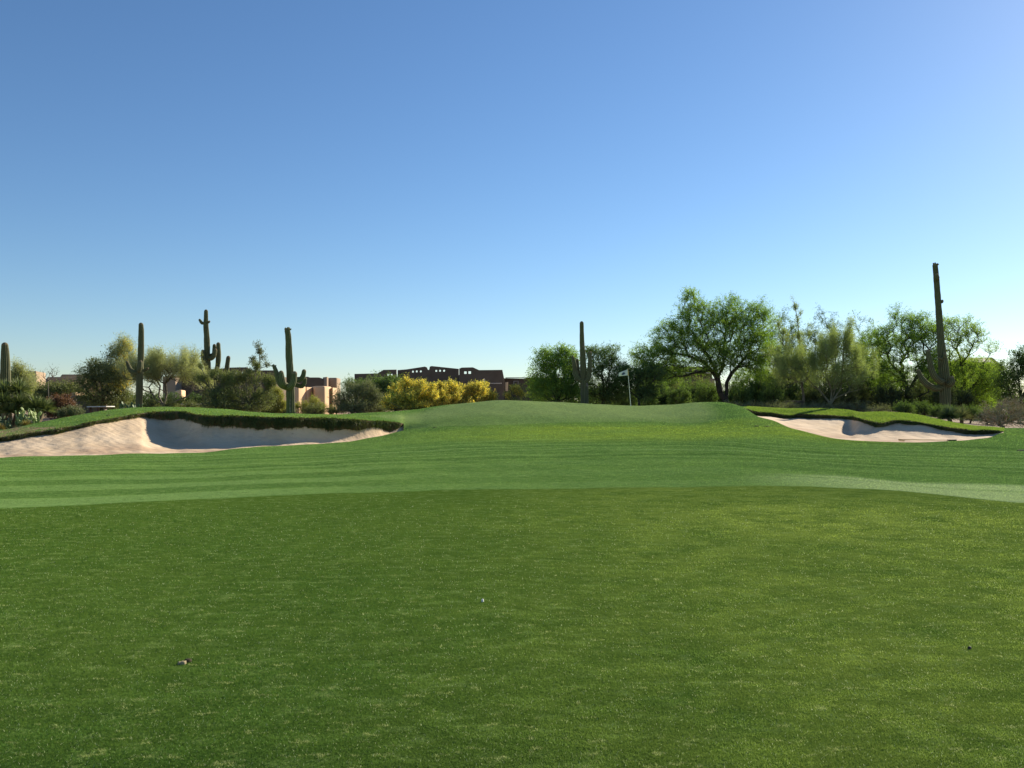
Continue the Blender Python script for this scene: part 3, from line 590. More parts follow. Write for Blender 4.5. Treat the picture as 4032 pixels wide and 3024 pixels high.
def saguaro(label, u, D, trunk, arms, seed=1, scars=(), buds=0, ribs=15):
    """trunk: [(u, v, halfwidth px)...] base to tip; arms: [([(u, v, dy)...], [halfwidth px...])]"""
    r = np.random.default_rng(seed); b = at(u, D, -.1); org = np.array(b); s = D/F
    loc = lambda pu, pv, dy=0.0: np.array([(pu-CX)*s-org[0], dy, EYE-(pv-HY)*s-org[2]])
    root = thing('saguaro', label, 'cactus', b, 'saguaros around the green')
    tp = [np.array([(trunk[0][0]-CX)*s-org[0], 0, 0])]+[loc(q_[0], q_[1]) for q_ in trunk]
    obj('trunk', stem_mesh(tp, [trunk[0][2]*s]+[q_[2]*s for q_ in trunk], ribs), root)
    if buds: nubs(tp[-1], trunk[-1][2]*s, buds, .13, bud_m, r, root)
    for pts, rad, *bd in arms:
        pa = [loc(*q_) for q_ in pts]
        a_ = obj('arm', stem_mesh(pa, [q_*s for q_ in rad], max(9, ribs-4)), root)
        if bd and bd[0]: nubs(pa[-1], rad[-1]*s, bd[0], .11, bud_m, r, a_)
    for (pu, pv, ww, hh_) in scars:
        c = loc(pu, pv, 0); n = 14; V = []
        sw = ww*s; sh = hh_*s; rr = np.interp(pv, [q_[1] for q_ in trunk[::-1]], [q_[2] for q_ in trunk[::-1]])*s
        g = []
        for i in range(-4, 5):
            for j in range(-6, 7):
                x = i/4*sw; z = j/6*sh; rad_ = max((i/4)**2+(j/6)**2, 0)
                x2 = c[0]+x*math.sqrt(max(0, 1-(j/6)**2)); xo = x2-np.interp(pv, [q_[1] for q_ in trunk[::-1]], [(q_[0]-CX)*s for q_ in trunk[::-1]])+org[0]
                y = -math.sqrt(max(rr*rr-xo*xo, 0))-.012; g.append((x2, y, c[2]+z))
        fs = [(i*13+j, (i+1)*13+j, (i+1)*13+j+1, i*13+j+1) for i in range(8) for j in range(12)]
        obj('scar', mesh('scar', np.array(g), np.array(fs), scar_m, None, True), root)
    return root
saguaro('plain armless saguaro cut by the left edge, rising out of the spiky yuccas', 22, 45,
        [(22, 1640, 20), (20, 1480, 19), (18, 1400, 18), (16, 1362, 13)], [])
saguaro('slim saguaro with two short opposed arms at the crown of the left bank', 553, 52,
        [(548, 1600, 13), (549, 1500, 13), (553, 1380, 12), (553, 1300, 11.5), (552, 1280, 9.5)],
        [([(545, 1468, 0), (530, 1467, -.1), (515, 1456, -.1), (507, 1440, -.1), (502, 1428, -.1)], [9, 10, 9, 8, 6.5]),
         ([(550, 1462, -.1), (556, 1458, -.35), (562, 1445, -.4), (563, 1428, -.4)], [8, 8, 8, 7]),
         ([(556, 1460, .1), (568, 1455, .2), (574, 1451, .2)], [6, 6, 5])], 2)
saguaro('tall pale saguaro with a nub near its tip and clustered arms beside the trunk', 812, 58,
        [(812, 1595, 16), (815, 1480, 16), (814, 1400, 15), (812, 1330, 11.5), (808, 1275, 11.5), (808, 1262, 10), (808, 1226, 7.5)],
        [([(803, 1272, 0), (794, 1272, 0), (788, 1266, 0), (784, 1260, 0)], [5, 6, 6, 5]),
         ([(816, 1270, 0), (819, 1268, 0), (821, 1266, 0)], [4, 4.5, 4]),
         ([(812, 1440, -.1), (806, 1420, -.3), (803, 1400, -.3), (803, 1385, -.3)], [8, 9, 8, 7]),
         ([(818, 1412, 0), (832, 1413, -.2), (843, 1405, -.2), (848, 1390, -.2), (850, 1380, -.2)], [7, 8, 8.5, 8.5, 7]),
         ([(815, 1400, .3), (832, 1395, .35), (835, 1380, .35), (835, 1360, .35)], [7, 8, 8, 7]),
         ([(816, 1460, .2), (840, 1462, .3), (850, 1440, .3), (853, 1400, .3), (852, 1355, .3)], [8, 9, 10, 10, 8]),
         ([(818, 1490, .3), (860, 1500, .5), (880, 1470, .5), (885, 1430, .5), (888, 1408, .5)], [8, 8, 9, 9.5, 8])], 3)
saguaro('stout candelabra saguaro with five upturned arms before the tan walls', 1140, 50,
        [(1145, 1625, 17), (1143, 1540, 16), (1142, 1480, 14), (1137, 1400, 14), (1133, 1320, 12.5), (1130, 1303, 11)],
        [([(1138, 1528, -.2), (1115, 1515, -.5), (1103, 1490, -.5), (1096, 1465, -.5), (1089, 1447, -.5)], [12, 12, 11, 9, 7.5], 6),
         ([(1140, 1522, -.4), (1128, 1510, -.8), (1124, 1490, -.8), (1121, 1472, -.8)], [11, 11, 12, 10]),
         ([(1142, 1525, -.4), (1160, 1520, -.8), (1170, 1498, -.8), (1173, 1475, -.8)], [12, 13, 12, 10]),
         ([(1146, 1500, .3), (1175, 1492, .5), (1186, 1475, .5), (1188, 1462, .5)], [9, 10, 10, 9]),
         ([(1146, 1510, .6), (1172, 1520, .9), (1184, 1505, .9), (1186, 1492, .9)], [9, 9, 9, 8])], 4, scars=[(1148, 1595, 3.5, 32)], buds=9)
saguaro('dark saguaro with three raised arms between the leafy trees left of the flag', 2300, 57,
        [(2302, 1590, 16), (2301, 1520, 15), (2298, 1480, 13), (2295, 1400, 11), (2292, 1340, 9), (2291, 1273, 8)],
        [([(2298, 1500, 0), (2278, 1492, 0), (2266, 1465, 0), (2261, 1430, 0), (2255, 1405, 0)], [10, 11, 10, 8, 5]),
         ([(2296, 1495, .3), (2283, 1480, .4), (2277, 1450, .4), (2275, 1418, .4)], [8, 8, 7, 6]),
         ([(2302, 1505, -.1), (2315, 1492, -.2), (2320, 1460, -.2), (2322, 1420, -.2), (2322, 1391, -.2)], [9, 10, 9, 8, 7])], 5, scars=[(2296, 1360, 2.5, 14), (2312, 1512, 5, 14)])
saguaro('tallest saguaro, a leaning spar above the right bunker with drooping left arms', 3728, 58,
        [(3722, 1610, 20), (3720, 1500, 21), (3716, 1440, 18), (3710, 1380, 14), (3704, 1280, 12.5), (3697, 1160, 11.5), (3692, 1080, 11), (3689, 1045, 10)],
        [([(3712, 1522, -.1), (3680, 1530, -.3), (3645, 1518, -.4), (3618, 1490, -.4), (3606, 1462, -.4)], [11, 12, 12, 11, 7]),
         ([(3710, 1505, -.2), (3685, 1503, -.6), (3662, 1485, -.7), (3648, 1450, -.7), (3640, 1410, -.7), (3636, 1388, -.7)], [11, 12, 12, 11, 10, 8]),
         ([(3723, 1515, -.2), (3729, 1512, -.5), (3732, 1502, -.6), (3732, 1492, -.6)], [10, 12, 12, 9]),
         ([(3712, 1420, -.1), (3700, 1414, -.3), (3691, 1411, -.3)], [4, 5, 4]), ([(3708, 1415, -.1), (3708, 1405, -.4), (3709, 1396, -.4)], [4, 5, 5]),
         ([(3706, 1190, -.1), (3711, 1188, -.1), (3712, 1185, -.1)], [5, 6, 5]), ([(3690, 1100, -.2), (3686, 1093, -.35), (3685, 1085, -.35)], [7, 9, 7])], 6, buds=8)

# ---- leafy trees on the right

plant('mesquite_tree', 'broad spreading mesquite with a forked dark trunk, largest tree behind the green', 'tree', 2858, 66,
      [(2860, 1330, 150, 100), (2700, 1400, 130, 75), (2590, 1420, 85, 70), (2740, 1300, 95, 90), (2640, 1340, 75, 70), (2950, 1290, 100, 85), (2870, 1235, 110, 62), (2725, 1220, 50, 62), (2720, 1165, 22, 32), (2980, 1380, 85, 70), (2530, 1395, 40, 45), (2830, 1400, 110, 55), (2880, 1185, 14, 32), (3000, 1230, 38, 40), (2800, 1440, 90, 25), (2560, 1455, 85, 38), (2640, 1470, 70, 28), (2960, 1430, 60, 40)], 1900,
      [[(2862, None), (2858, 1580), (2836, 1545), (2826, 1490), (2800, 1455), (2770, 1425), (2710, 1400), (2650, 1390)], [(2858, 1578), (2862, 1540), (2862, 1505), (2830, 1480)], [(2862, 1505), (2880, 1470), (2905, 1445), (2960, 1440), (3000, 1420)],
       [(2826, 1490), (2815, 1450), (2790, 1400), (2750, 1350)], [(2826, 1485), (2850, 1440), (2850, 1370), (2860, 1300)], [(2905, 1445), (2940, 1400), (2990, 1370)]],
      'mesq', L_mesq, bark_dark, .27, 1.2, seed=11, bf=.3)
plant('mesquite_tree', 'dark bushy mesquite with leaning trunk just left of the tallest saguaro', 'tree', 3570, 68,
      [(3480, 1400, 100, 80), (3560, 1330, 80, 70), (3620, 1370, 90, 80), (3510, 1470, 90, 60), (3540, 1250, 36, 35), (3450, 1330, 55, 45), (3640, 1300, 60, 50), (3660, 1450, 70, 60), (3595, 1270, 30, 38)], 820,
      [[(3582, None), (3580, 1600), (3578, 1545), (3560, 1500), (3500, 1460), (3460, 1420)], [(3578, 1545), (3600, 1500), (3640, 1440)], [(3580, 1590), (3640, 1550), (3690, 1530)]], 'mesq', L_mesq, bark_dark, .24, 1.2, seed=12, bf=.3)
plant('mesquite_tree', 'bright yellow-green mesquite glowing in sun behind the tallest saguaro', 'tree', 3800, 70,
      [(3810, 1500, 100, 80), (3760, 1400, 75, 80), (3850, 1470, 80, 60), (3780, 1300, 70, 50), (3840, 1330, 45, 50), (3720, 1310, 50, 60), (3860, 1560, 70, 50), (3905, 1375, 22, 22), (3780, 1570, 90, 40), (3900, 1500, 50, 40)], 880,
      [[(3790, None), (3790, 1580), (3800, 1500), (3780, 1400)], [(3790, 1560), (3850, 1500), (3890, 1460)], [(3790, 1570), (3750, 1500), (3740, 1400)]], 'mesq', L_mesq2, bark_dark, .2, 1.1, seed=13, bf=.35)
plant('palo_verde_tree', 'wispy fan-shaped palo verde with splayed pale stems beyond the right bunker', 'tree', 3290, 60,
      plumes([(3095, 1365), (3130, 1335), (3165, 1312), (3200, 1335), (3232, 1292), (3262, 1278), (3300, 1262), (3327, 1243), (3352, 1275), (3385, 1330), (3415, 1370)], 15, 5, 150)+[(3230, 1490, 100, 45), (3340, 1480, 80, 50), (3150, 1460, 60, 50)], 760,
      [[(3290, None), (3270, 1590), (3230, 1540), (3180, 1490), (3150, 1440), (3140, 1380)], [(3280, 1590), (3275, 1540), (3250, 1460), (3230, 1400)], [(3290, 1590), (3310, 1530), (3320, 1440), (3325, 1340), (3320, 1270)], [(3300, 1590), (3340, 1545), (3400, 1530), (3450, 1525)], [(3285, 1590), (3300, 1500), (3290, 1400)]], 'palo', L_palog, bark_pale, .11, 1.8, seed=14, bf=.35)
plant('ironwood_tree', 'gaunt tree with a thin wispy leader poking highest between mesquite and palo verde', 'tree', 3160, 63,
      [(3142, 1270, 14, 40), (3136, 1215, 18, 22), (3120, 1185, 13, 9), (3156, 1235, 9, 18), (3150, 1330, 40, 30), (3095, 1335, 40, 50), (3080, 1400, 70, 60), (3185, 1288, 26, 9), (3120, 1460, 90, 55), (3068, 1285, 24, 26), (3190, 1315, 22, 8)], 430,
      [[(3170, None), (3165, 1560), (3148, 1450), (3150, 1350), (3142, 1250), (3125, 1170)], [(3148, 1440), (3110, 1380), (3060, 1330)]], 'creo', L_palog, bark_grey, .10, 1.7, seed=15, bf=.3)
plant('acacia_tree', 'round dark acacia left of the arm-raising saguaro by the flag', 'tree', 2190, 61,
      [(2190, 1470, 80, 65), (2160, 1430, 50, 50), (2230, 1420, 45, 40), (2180, 1540, 95, 50), (2250, 1500, 60, 70), (2140, 1520, 55, 50), (2155, 1390, 22, 22), (2225, 1385, 25, 18)], 680,
      [[(2200, None), (2200, 1560), (2180, 1480)], [(2200, 1570), (2150, 1500)], [(2200, 1570), (2240, 1480)]], 'mesq', L_mesq, bark_dark, .15, 1.2, seed=16)
plant('acacia_tree', 'feathery acacia filling the gap right of the arm-raising saguaro', 'tree', 2370, 63,
      [(2370, 1440, 65, 55), (2400, 1400, 50, 28), (2350, 1520, 75, 60), (2430, 1480, 55, 60), (2330, 1400, 30, 25), (2420, 1540, 60, 40)], 520,
      [[(2380, None), (2380, 1560), (2370, 1460)], [(2380, 1570), (2420, 1480)]], 'mesq', L_green, bark_dark, .13, 1.15, seed=17)
plant('young_mesquite_tree', 'small slim-trunked mesquite directly behind the flag', 'tree', 2518, 60,
      [(2500, 1500, 50, 40), (2560, 1480, 55, 40), (2540, 1540, 50, 28), (2460, 1480, 28, 30)], 300, [[(2518, None), (2516, 1570), (2512, 1520), (2520, 1470)], [(2516, 1570), (2480, 1540)]], 'mesq', L_dark, bark_dark, .09, 1.0, seed=18)
plant('acacia_tree', 'dark acacia at the right edge behind the dead bush', 'tree', 4010, 64,
      [(4010, 1470, 70, 65), (3970, 1520, 50, 60), (4060, 1430, 60, 60), (4020, 1570, 80, 50), (4030, 1400, 28, 22), (4120, 1500, 80, 90)], 560,
      [[(4020, None), (4020, 1570), (4010, 1480)], [(4020, 1570), (4070, 1480)]], 'mesq', L_dark, bark_dark, .15, 1.2, seed=19)
# background row that closes the gaps
for i, (u_, D_, w_, h_, sty, lf, lab) in enumerate([
    (3085, 71, 80, 190, 'mesq', L_green, 'tall green tree filling the gap between big mesquite and wispy leader tree'),
    (3420, 73, 85, 165, 'mesq', L_green, 'tall green tree showing between palo verde fan and the dark bushy mesquite'),
    (3240, 74, 85, 190, 'weep', L_dark, 'dark tree directly behind the stems of the palo verde fan'),
    (2610, 78, 75, 60, 'weep', L_green, 'weeping willow-leaved tree behind the left side of the big mesquite'),
    (2740, 76, 90, 50, 'weep', L_olive, 'low olive tree in the shade under the big mesquite'),
    (2960, 74, 85, 85, 'weep', L_mesq2, 'bright drooping tree seen right of the forked mesquite trunk'),
    (3060, 75, 70, 70, 'weep', L_green, 'green drooping tree between the forked mesquite and the wispy leader tree'),
    (3400, 76, 90, 80, 'mesq', L_dark, 'dark tree deep behind the fan-shaped palo verde'),
    (3690, 78, 70, 60, 'mesq', L_dark, 'dark low tree glimpsed behind the drooping saguaro arms')]):
    plant('background_tree', lab, 'tree', u_, D_, [(u_, 1600-h_, w_, h_), (u_-w_*.5, 1590-h_*.8, w_*.6, h_*.7), (u_+w_*.5, 1585-h_*.9, w_*.6, h_*.8)], 380, [[(u_, None), (u_+3, 1570), (u_, 1540)]], sty, lf, bark_dark, .14, 1.1, seed=30+i)
def bushes(items, name, label, group, sty, lf, bark, n=150, seed=50, cat='shrub', bloom=None):
    for i, (u_, D_, w_, h_) in enumerate(items):
        vb = HY+(EYE-gz(u_, D_))*F/D_
        plant(name, label, cat, u_, D_, [(u_, vb-h_*.5, w_, h_*.5), (u_-w_*.4, vb-h_*.42, w_*.55, h_*.4), (u_+w_*.45, vb-h_*.45, w_*.5, h_*.42)], n, [[(u_, None)]], sty, lf, bark, .05, 1.0, group, seed+i, bf=.8, names=('stems', 'foliage'))
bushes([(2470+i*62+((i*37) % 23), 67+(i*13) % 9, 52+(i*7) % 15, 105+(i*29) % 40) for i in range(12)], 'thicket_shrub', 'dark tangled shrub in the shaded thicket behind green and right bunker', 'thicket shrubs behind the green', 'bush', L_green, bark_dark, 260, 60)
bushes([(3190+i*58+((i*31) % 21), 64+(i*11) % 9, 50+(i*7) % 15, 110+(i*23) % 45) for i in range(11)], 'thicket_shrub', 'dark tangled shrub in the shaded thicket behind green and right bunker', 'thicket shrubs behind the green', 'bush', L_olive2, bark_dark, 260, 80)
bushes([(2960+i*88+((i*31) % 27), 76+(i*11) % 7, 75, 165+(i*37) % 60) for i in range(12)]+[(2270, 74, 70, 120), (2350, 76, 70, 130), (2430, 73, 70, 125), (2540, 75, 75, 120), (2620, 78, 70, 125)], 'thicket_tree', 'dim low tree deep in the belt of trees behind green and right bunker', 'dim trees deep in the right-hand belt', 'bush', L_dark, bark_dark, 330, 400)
bushes([(2880+i*70+((i*31) % 21), 57+(i*5) % 4, 40+(i*7) % 10, 38+(i*23) % 18) for i in range(9)], 'low_brush', 'low pale-twigged brush along the foot of the dark thicket', 'low brush at the thicket foot', 'dead', L_grey, bark_grey, 110, 95)
# far scrub that nobody could count, all round beyond the houses' feet
ns = 5200; us_ = rng.uniform(-3500, 7500, ns); Dd = rng.uniform(84, 260, ns); hs_ = rng.uniform(1.2, 3.0, ns)*np.where(us_ > 2300, 1.15, .85)
keep = ~((us_ > 600) & (us_ < 2250) & (Dd < 135)) & ~((us_ > 20) & (us_ < 460) & (Dd < 140)) & ~((us_ > 2500) & (us_ < 2850) & (Dd < 125) & (Dd > 108)) & ~((us_ > 3740) & (us_ < 3960) & (Dd > 100) & (Dd < 118))
us_, Dd, hs_ = us_[keep], Dd[keep], hs_[keep]; ns = len(us_)
cc = np.stack([(us_-CX)/F*Dd, Dd, ZFAR+hs_*.5], -1); m_ = 42
P_ = np.repeat(cc, m_, 0)+unit(ns*m_, rng)*np.repeat(np.stack([hs_*.75, hs_*.75, hs_*.5], -1), m_, 0)*rng.uniform(.4, 1, (ns*m_, 1))
v, f = quads(P_, unit(len(P_), rng), rng.uniform(.25, .5, len(P_)), rng.uniform(.15, .3, len(P_)), rng)
o = obj('distant_scrub', mesh('distant_scrub', v, f, L_dark, dict(rnd=np.repeat(np.clip(np.repeat(rng.uniform(0, .6, ns), m_)+rng.uniform(0, .4, len(P_)), 0, 1), 4)))); tag(o, 'low dark desert scrub covering the far ground', 'scrub', kind='stuff')
# ---- left-hand vegetation
plant('mesquite_tree', 'dense green mesquite right of the low patio wall, below the yellow blossom', 'tree', 400, 57,
      [(390, 1480, 60, 45), (350, 1500, 45, 40), (440, 1500, 55, 60), (370, 1550, 60, 40), (450, 1560, 60, 40), (370, 1445, 25, 20), (430, 1400, 20, 25)], 420, [[(410, None), (405, 1570), (400, 1500)]], 'mesq', L_olive, bark_dark, .13, 1.1, seed=101)
plant('palo_verde_tree', 'palo verde in yellow bloom left of the two-armed saguaro', 'tree', 470, 57,
      [(465, 1410, 30, 30), (450, 1470, 45, 38), (490, 1480, 40, 50), (460, 1520, 45, 35), (500, 1400, 30, 40), (480, 1370, 28, 25)], 300, [[(490, None), (490, 1570), (480, 1480), (475, 1400)]], 'palo', L_palo, bark_pale, .09, 1.2, bloom=(L_yel, .34, 5, False), seed=102)
plant('palo_verde_tree', 'wide grey-green palo verde with twisted dark stems right of the two-armed saguaro', 'tree', 655, 55,
      plumes([(530, 1372), (552, 1385), (580, 1374), (605, 1366), (632, 1378), (655, 1364), (690, 1358), (715, 1368), (740, 1385), (765, 1378), (785, 1420)], 13, 6, 110)+[(640, 1470, 85, 35), (740, 1480, 45, 40), (590, 1480, 40, 30)], 760,
      [[(650, None), (645, 1600), (625, 1560), (630, 1520), (600, 1470)], [(645, 1600), (655, 1550), (650, 1510), (690, 1470)], [(645, 1600), (610, 1570), (585, 1525)], [(650, 1600), (690, 1580), (740, 1560), (760, 1530)]], 'palo', L_palo, bark_grey, .10, 1.5, seed=103, bf=.35)
plant('creosote_bush', 'olive bush wrapped around the foot of the tall pale saguaro', 'shrub', 850, 50,
      [(850, 1480, 50, 30), (800, 1500, 40, 35), (890, 1500, 50, 40), (860, 1550, 70, 40), (790, 1450, 20, 20)], 330, [[(850, None), (850, 1560)]], 'creo', L_olive, bark_grey, .06, 1.3, seed=104, bf=.6, names=('stems', 'foliage'))
plant('creosote_bush', 'wide olive creosote bush left of the candelabra saguaro', 'shrub', 985, 51,
      [(930, 1500, 60, 45), (1000, 1490, 60, 45), (1060, 1510, 45, 45), (960, 1560, 90, 45), (1040, 1570, 60, 40), (910, 1570, 50, 35), (1010, 1450, 30, 25)], 560, [[(985, None), (985, 1590)]], 'creo', L_olive, bark_grey, .07, 1.4, seed=105, bf=.7, names=('stems', 'foliage'))
plant('seed_stalk_shrub', 'thin grey stalks with seed pods sticking up above the wide creosote bush', 'shrub', 1025, 53,
      [(1012, 1365, 14, 14), (1022, 1390, 18, 16), (1030, 1410, 12, 16), (1000, 1420, 18, 10), (1045, 1440, 26, 8), (1012, 1445, 12, 10), (990, 1430, 10, 8)], 55, [[(1025, None), (1025, 1500), (1020, 1400)]], 'bush', L_grey, bark_grey, .03, 1.0, seed=106, names=('stems', 'foliage'))
plant('brittlebush', 'yellow-tinged bush at the left foot of the candelabra saguaro', 'shrub', 1095, 55,
      [(1095, 1570, 35, 45), (1075, 1595, 35, 28), (1110, 1600, 30, 25)], 190, [[(1095, None)]], 'creo', L_yelg, bark_grey, .05, 1.3, bloom=(L_yelg, .4, 3, True), seed=107, bf=.8, names=('stems', 'foliage'))
plant('brittlebush', 'airy yellow-green bush against the tan sunlit walls', 'shrub', 1215, 56,
      [(1200, 1600, 28, 28), (1235, 1590, 30, 35), (1265, 1605, 25, 25), (1175, 1605, 25, 20)], 170, [[(1220, None)]], 'creo', L_yelg, bark_grey, .04, .8, seed=108, bf=.8, names=('stems', 'foliage'))
plant('creosote_bush', 'grey twiggy creosote bush between tan walls and yellow bushes', 'shrub', 1400, 53,
      [(1390, 1550, 60, 50), (1440, 1540, 55, 50), (1340, 1580, 45, 42), (1480, 1580, 50, 40), (1400, 1600, 80, 30)], 520, [[(1400, None)]], 'creo', L_grey, bark_grey, .06, 1.3, seed=109, bf=.7, names=('stems', 'foliage'))
plant('desert_willow_tree', 'leafy green tree between the grey creosote and the yellow bushes', 'tree', 1480, 60,
      [(1460, 1538, 65, 42), (1500, 1522, 55, 34), (1540, 1497, 28, 26), (1400, 1528, 34, 24), (1500, 1560, 60, 50), (1380, 1508, 18, 12)], 460, [[(1480, None), (1480, 1560), (1490, 1510)]], 'weep', L_green, bark_grey, .10, .9, seed=110)
for i, (u_, D_, bl, lab) in enumerate([
    (1620, 52, [(1610, 1530, 70, 55), (1600, 1490, 35, 30), (1640, 1510, 45, 50), (1580, 1560, 50, 40), (1640, 1570, 55, 40)], 'biggest yellow-flowering bush, left end of the yellow row'),
    (1725, 53, [(1725, 1540, 45, 40), (1710, 1510, 22, 22), (1745, 1500, 18, 22), (1720, 1570, 50, 30)], 'yellow-flowering bush second from the left of the yellow row'),
    (1790, 54, [(1790, 1520, 34, 38), (1775, 1500, 20, 26), (1790, 1560, 45, 30)], 'yellow-flowering bush in the middle of the yellow row'),
    (1850, 55, [(1845, 1540, 32, 35), (1870, 1530, 28, 30), (1850, 1570, 45, 22)], 'yellow-flowering bush below the two square parapet openings'),
    (1915, 56, [(1905, 1550, 30, 28), (1935, 1560, 24, 20), (1900, 1525, 14, 20)], 'low yellow-flowering bush at the right end of the yellow row')]):
    bl = [(b_[0], b_[1]+20, b_[2]*1.25, b_[3]) for b_ in bl]
    rr_ = np.random.default_rng(900+i); x0 = min(b_[0]-b_[2] for b_ in bl); x1 = max(b_[0]+b_[2] for b_ in bl)
    pk = [(1551, 1497), (1574, 1486), (1600, 1469), (1636, 1477), (1660, 1492), (1677, 1501), (1706, 1497), (1734, 1497), (1767, 1485), (1791, 1497), (1820, 1505), (1852, 1501), (1885, 1505), (1902, 1518), (1917, 1530), (1942, 1546)]
    bl = [(b_[0], b_[1]+(16 if i < 3 else -12), b_[2], b_[3]*(.8 if i < 3 else 1)) for b_ in bl]+plumes([p_ for p_ in pk if x0-4 < p_[0] < x1+4 and abs(p_[0]-u_) < 95], 11, 950+i, 70, 2, 14 if i < 3 else 6)
    for _ in range(2):
        uq = rr_.uniform(x0+4, x1-4); top_ = min([b_[1]-b_[3]*math.sqrt(max(0, 1-((uq-b_[0])/b_[2])**2)) for b_ in bl if abs(uq-b_[0]) < b_[2]] or [1560])
        bl.append((uq, top_+rr_.uniform(10, 24), rr_.uniform(10, 18), rr_.uniform(20, 30)))
    plant('brittlebush', lab, 'shrub', u_, D_, bl, 330 if i == 0 else 190, [[(u_, None)]], 'bloom', L_yelg, bark_grey, .05, 1.0, 'yellow-flowering bushes beyond the green', 120+i, bloom=(L_yel, .8, 5, True), bf=.7, names=('stems', 'foliage'))
plant('brittlebush', 'small yellow bush on its own next to the dark acacia', 'shrub', 2030, 57, [(2030, 1545, 28, 25), (2050, 1560, 28, 18), (2005, 1565, 20, 15)], 110, [[(2030, None)]], 'bloom', L_yelg, bark_grey, .04, .8, bloom=(L_yel, .5, 3, True), seed=130, bf=.7, names=('stems', 'foliage'))
plant('dry_bush', 'rust-red dry bush between the yuccas and the low patio wall', 'shrub', 240, 44,
      [(235, 1596, 60, 44), (262, 1608, 42, 34), (208, 1608, 38, 38)], 330, [[(240, None)]], 'bush', L_red, bark_grey, .05, 1.8, seed=131, bf=.8, names=('stems', 'foliage'))
plant('sage_bush', 'small grey-green sage at the right foot of the rust-red bush', 'shrub', 290, 43, [(290, 1632, 38, 17), (250, 1638, 22, 12)], 60, [[(285, None)]], 'creo', L_grey, bark_grey, .03, 3.0, seed=132, bf=.8, names=('stems', 'foliage'))
plant('palo_verde_tree', 'yellow-tinged palo verde top showing behind the leftmost saguaro', 'tree', 70, 52, [(65, 1480, 24, 28), (85, 1530, 35, 45), (110, 1520, 20, 25)], 150, [[(75, None), (75, 1560)]], 'palo', L_palo, bark_pale, .06, 1.2, bloom=(L_yelg, .5, 4, True), seed=133)
plant('mesquite_tree', 'dark green mesquite behind the rust-red bush, below the low brown house', 'tree', 190, 60, [(170, 1545, 55, 25), (230, 1548, 55, 25), (130, 1560, 50, 30), (200, 1570, 80, 35), (270, 1550, 30, 35)], 420, [[(200, None), (200, 1580)]], 'mesq', L_olive, bark_dark, .1, 1.2, seed=134)
plant('bare_tree', 'leafless twiggy sapling against the sky over the low brown house', 'tree', 195, 58, [(205, 1460, 35, 22), (175, 1475, 20, 16)], 26, [[(190, None), (188, 1500)]], 'dead', L_grey, bark_grey, .03, .2, seed=135)
bushes([(150+i*85+((i*37) % 31), 63+(i*13) % 7, 52, 75+(i*29) % 25) for i in range(3)]+[(430, 66, 60, 95), (520, 64, 55, 80), (590, 68, 60, 90), (680, 66, 60, 85), (770, 66, 50, 85), (840, 66, 50, 90)], 'thicket_shrub', 'dim olive shrub deep between the houses and the left bank', 'thicket shrubs on the left', 'bush', L_dark, bark_dark, 170, 140)
bushes([(-120, 46, 90, 150), (-260, 50, 90, 170), (-420, 48, 110, 150), (4180, 50, 80, 120), (4330, 55, 100, 200), (4500, 52, 110, 150)], 'roadside_shrub', 'olive desert shrub out past the sides of the course', 'olive shrubs beyond the edges of the view', 'creo', L_olive, bark_grey, 220, 160)
plant('dead_bush', 'bleached dead bush of bare twisted branches at the right edge', 'shrub', 3950, 43,
      [(3960, 1630, 85, 50), (3900, 1650, 55, 35), (4020, 1640, 60, 50), (3985, 1590, 40, 30), (3890, 1620, 30, 30)], 330, [[(3950, None), (3950, 1680)]], 'dead', leaf_mat('dead_twigs', (.20, .14, .09), (.42, .33, .24), .05), plain_mat('dead_wood', (.17, .12, .08), (.38, .30, .21), 4), .06, .8, seed=170, bf=.5, names=('branches', 'twigs'))

bushes([(1240+i*78+((i*31) % 23), 54+(i*5) % 5, 50, 30+(i*23) % 16) for i in range(8)]+[(600+i*75, 53+(i*5) % 4, 45, 26+(i*17) % 14) for i in range(8)], 'low_brush', 'low olive brush hugging the far edge of the left turf bank', 'low brush along the left bank', 'creo', L_olive, bark_grey, 80, 300)
bushes([(3560+i*62+((i*31) % 23), 48+(i*5) % 6, 48, 48+(i*23) % 34) for i in range(9)], 'low_brush', 'low dark brush behind the bank at the right bunker', 'low brush behind the right bunker', 'creo', L_dark, bark_dark, 120, 320)
# ---- rosettes and pads
L_yuc = leaf_mat('yucca_leaves', (.10, .13, .05), (.25, .28, .12), .25, (.17, .20, .08))
L_yucd = leaf_mat('blue_yucca_leaves', (.06, .085, .055), (.12, .15, .09), .2)
L_dry = leaf_mat('dry_grass', (.25, .18, .06), (.40, .31, .12), .3)
dry_m = plain_mat('shaggy_trunk', (.12, .09, .05), (.25, .19, .12), 6)
def rosette(cen, n, L, w, r, up=.1):
    d = unit(n, r); d[:, 2] = np.abs(d[:, 2])*1.1-up; d /= np.linalg.norm(d, axis=1)[:, None]; LL = L*r.uniform(.75, 1.1, n)
    s = np.cross(d, np.array([0, 0, 1.])); s /= np.linalg.norm(s, axis=1)[:, None]+1e-9; s *= w/2; nn = np.cross(s, d); nn /= np.linalg.norm(nn, axis=1)[:, None]; nn *= w*.25
    m1 = cen+d*(LL*.45)[:, None]; tip = cen+d*LL[:, None]-np.array([0, 0, 1])*(LL*.12*(1-d[:, 2]))[:, None]
    b0 = cen+d*.04
    v = np.stack([b0-s*.6, b0-nn, b0+s*.6, m1-s, m1-nn*2, m1+s, tip], 1).reshape(-1, 3); i = np.arange(n)[:, None]*7
    return v, [np.concatenate([i+np.array([[0, 1, 4, 3]]), i+np.array([[1, 2, 5, 4]])]), np.concatenate([i+np.array([[3, 4, 6]]), i+np.array([[4, 5, 6]])])], np.repeat(r.uniform(0, 1, n), 7)
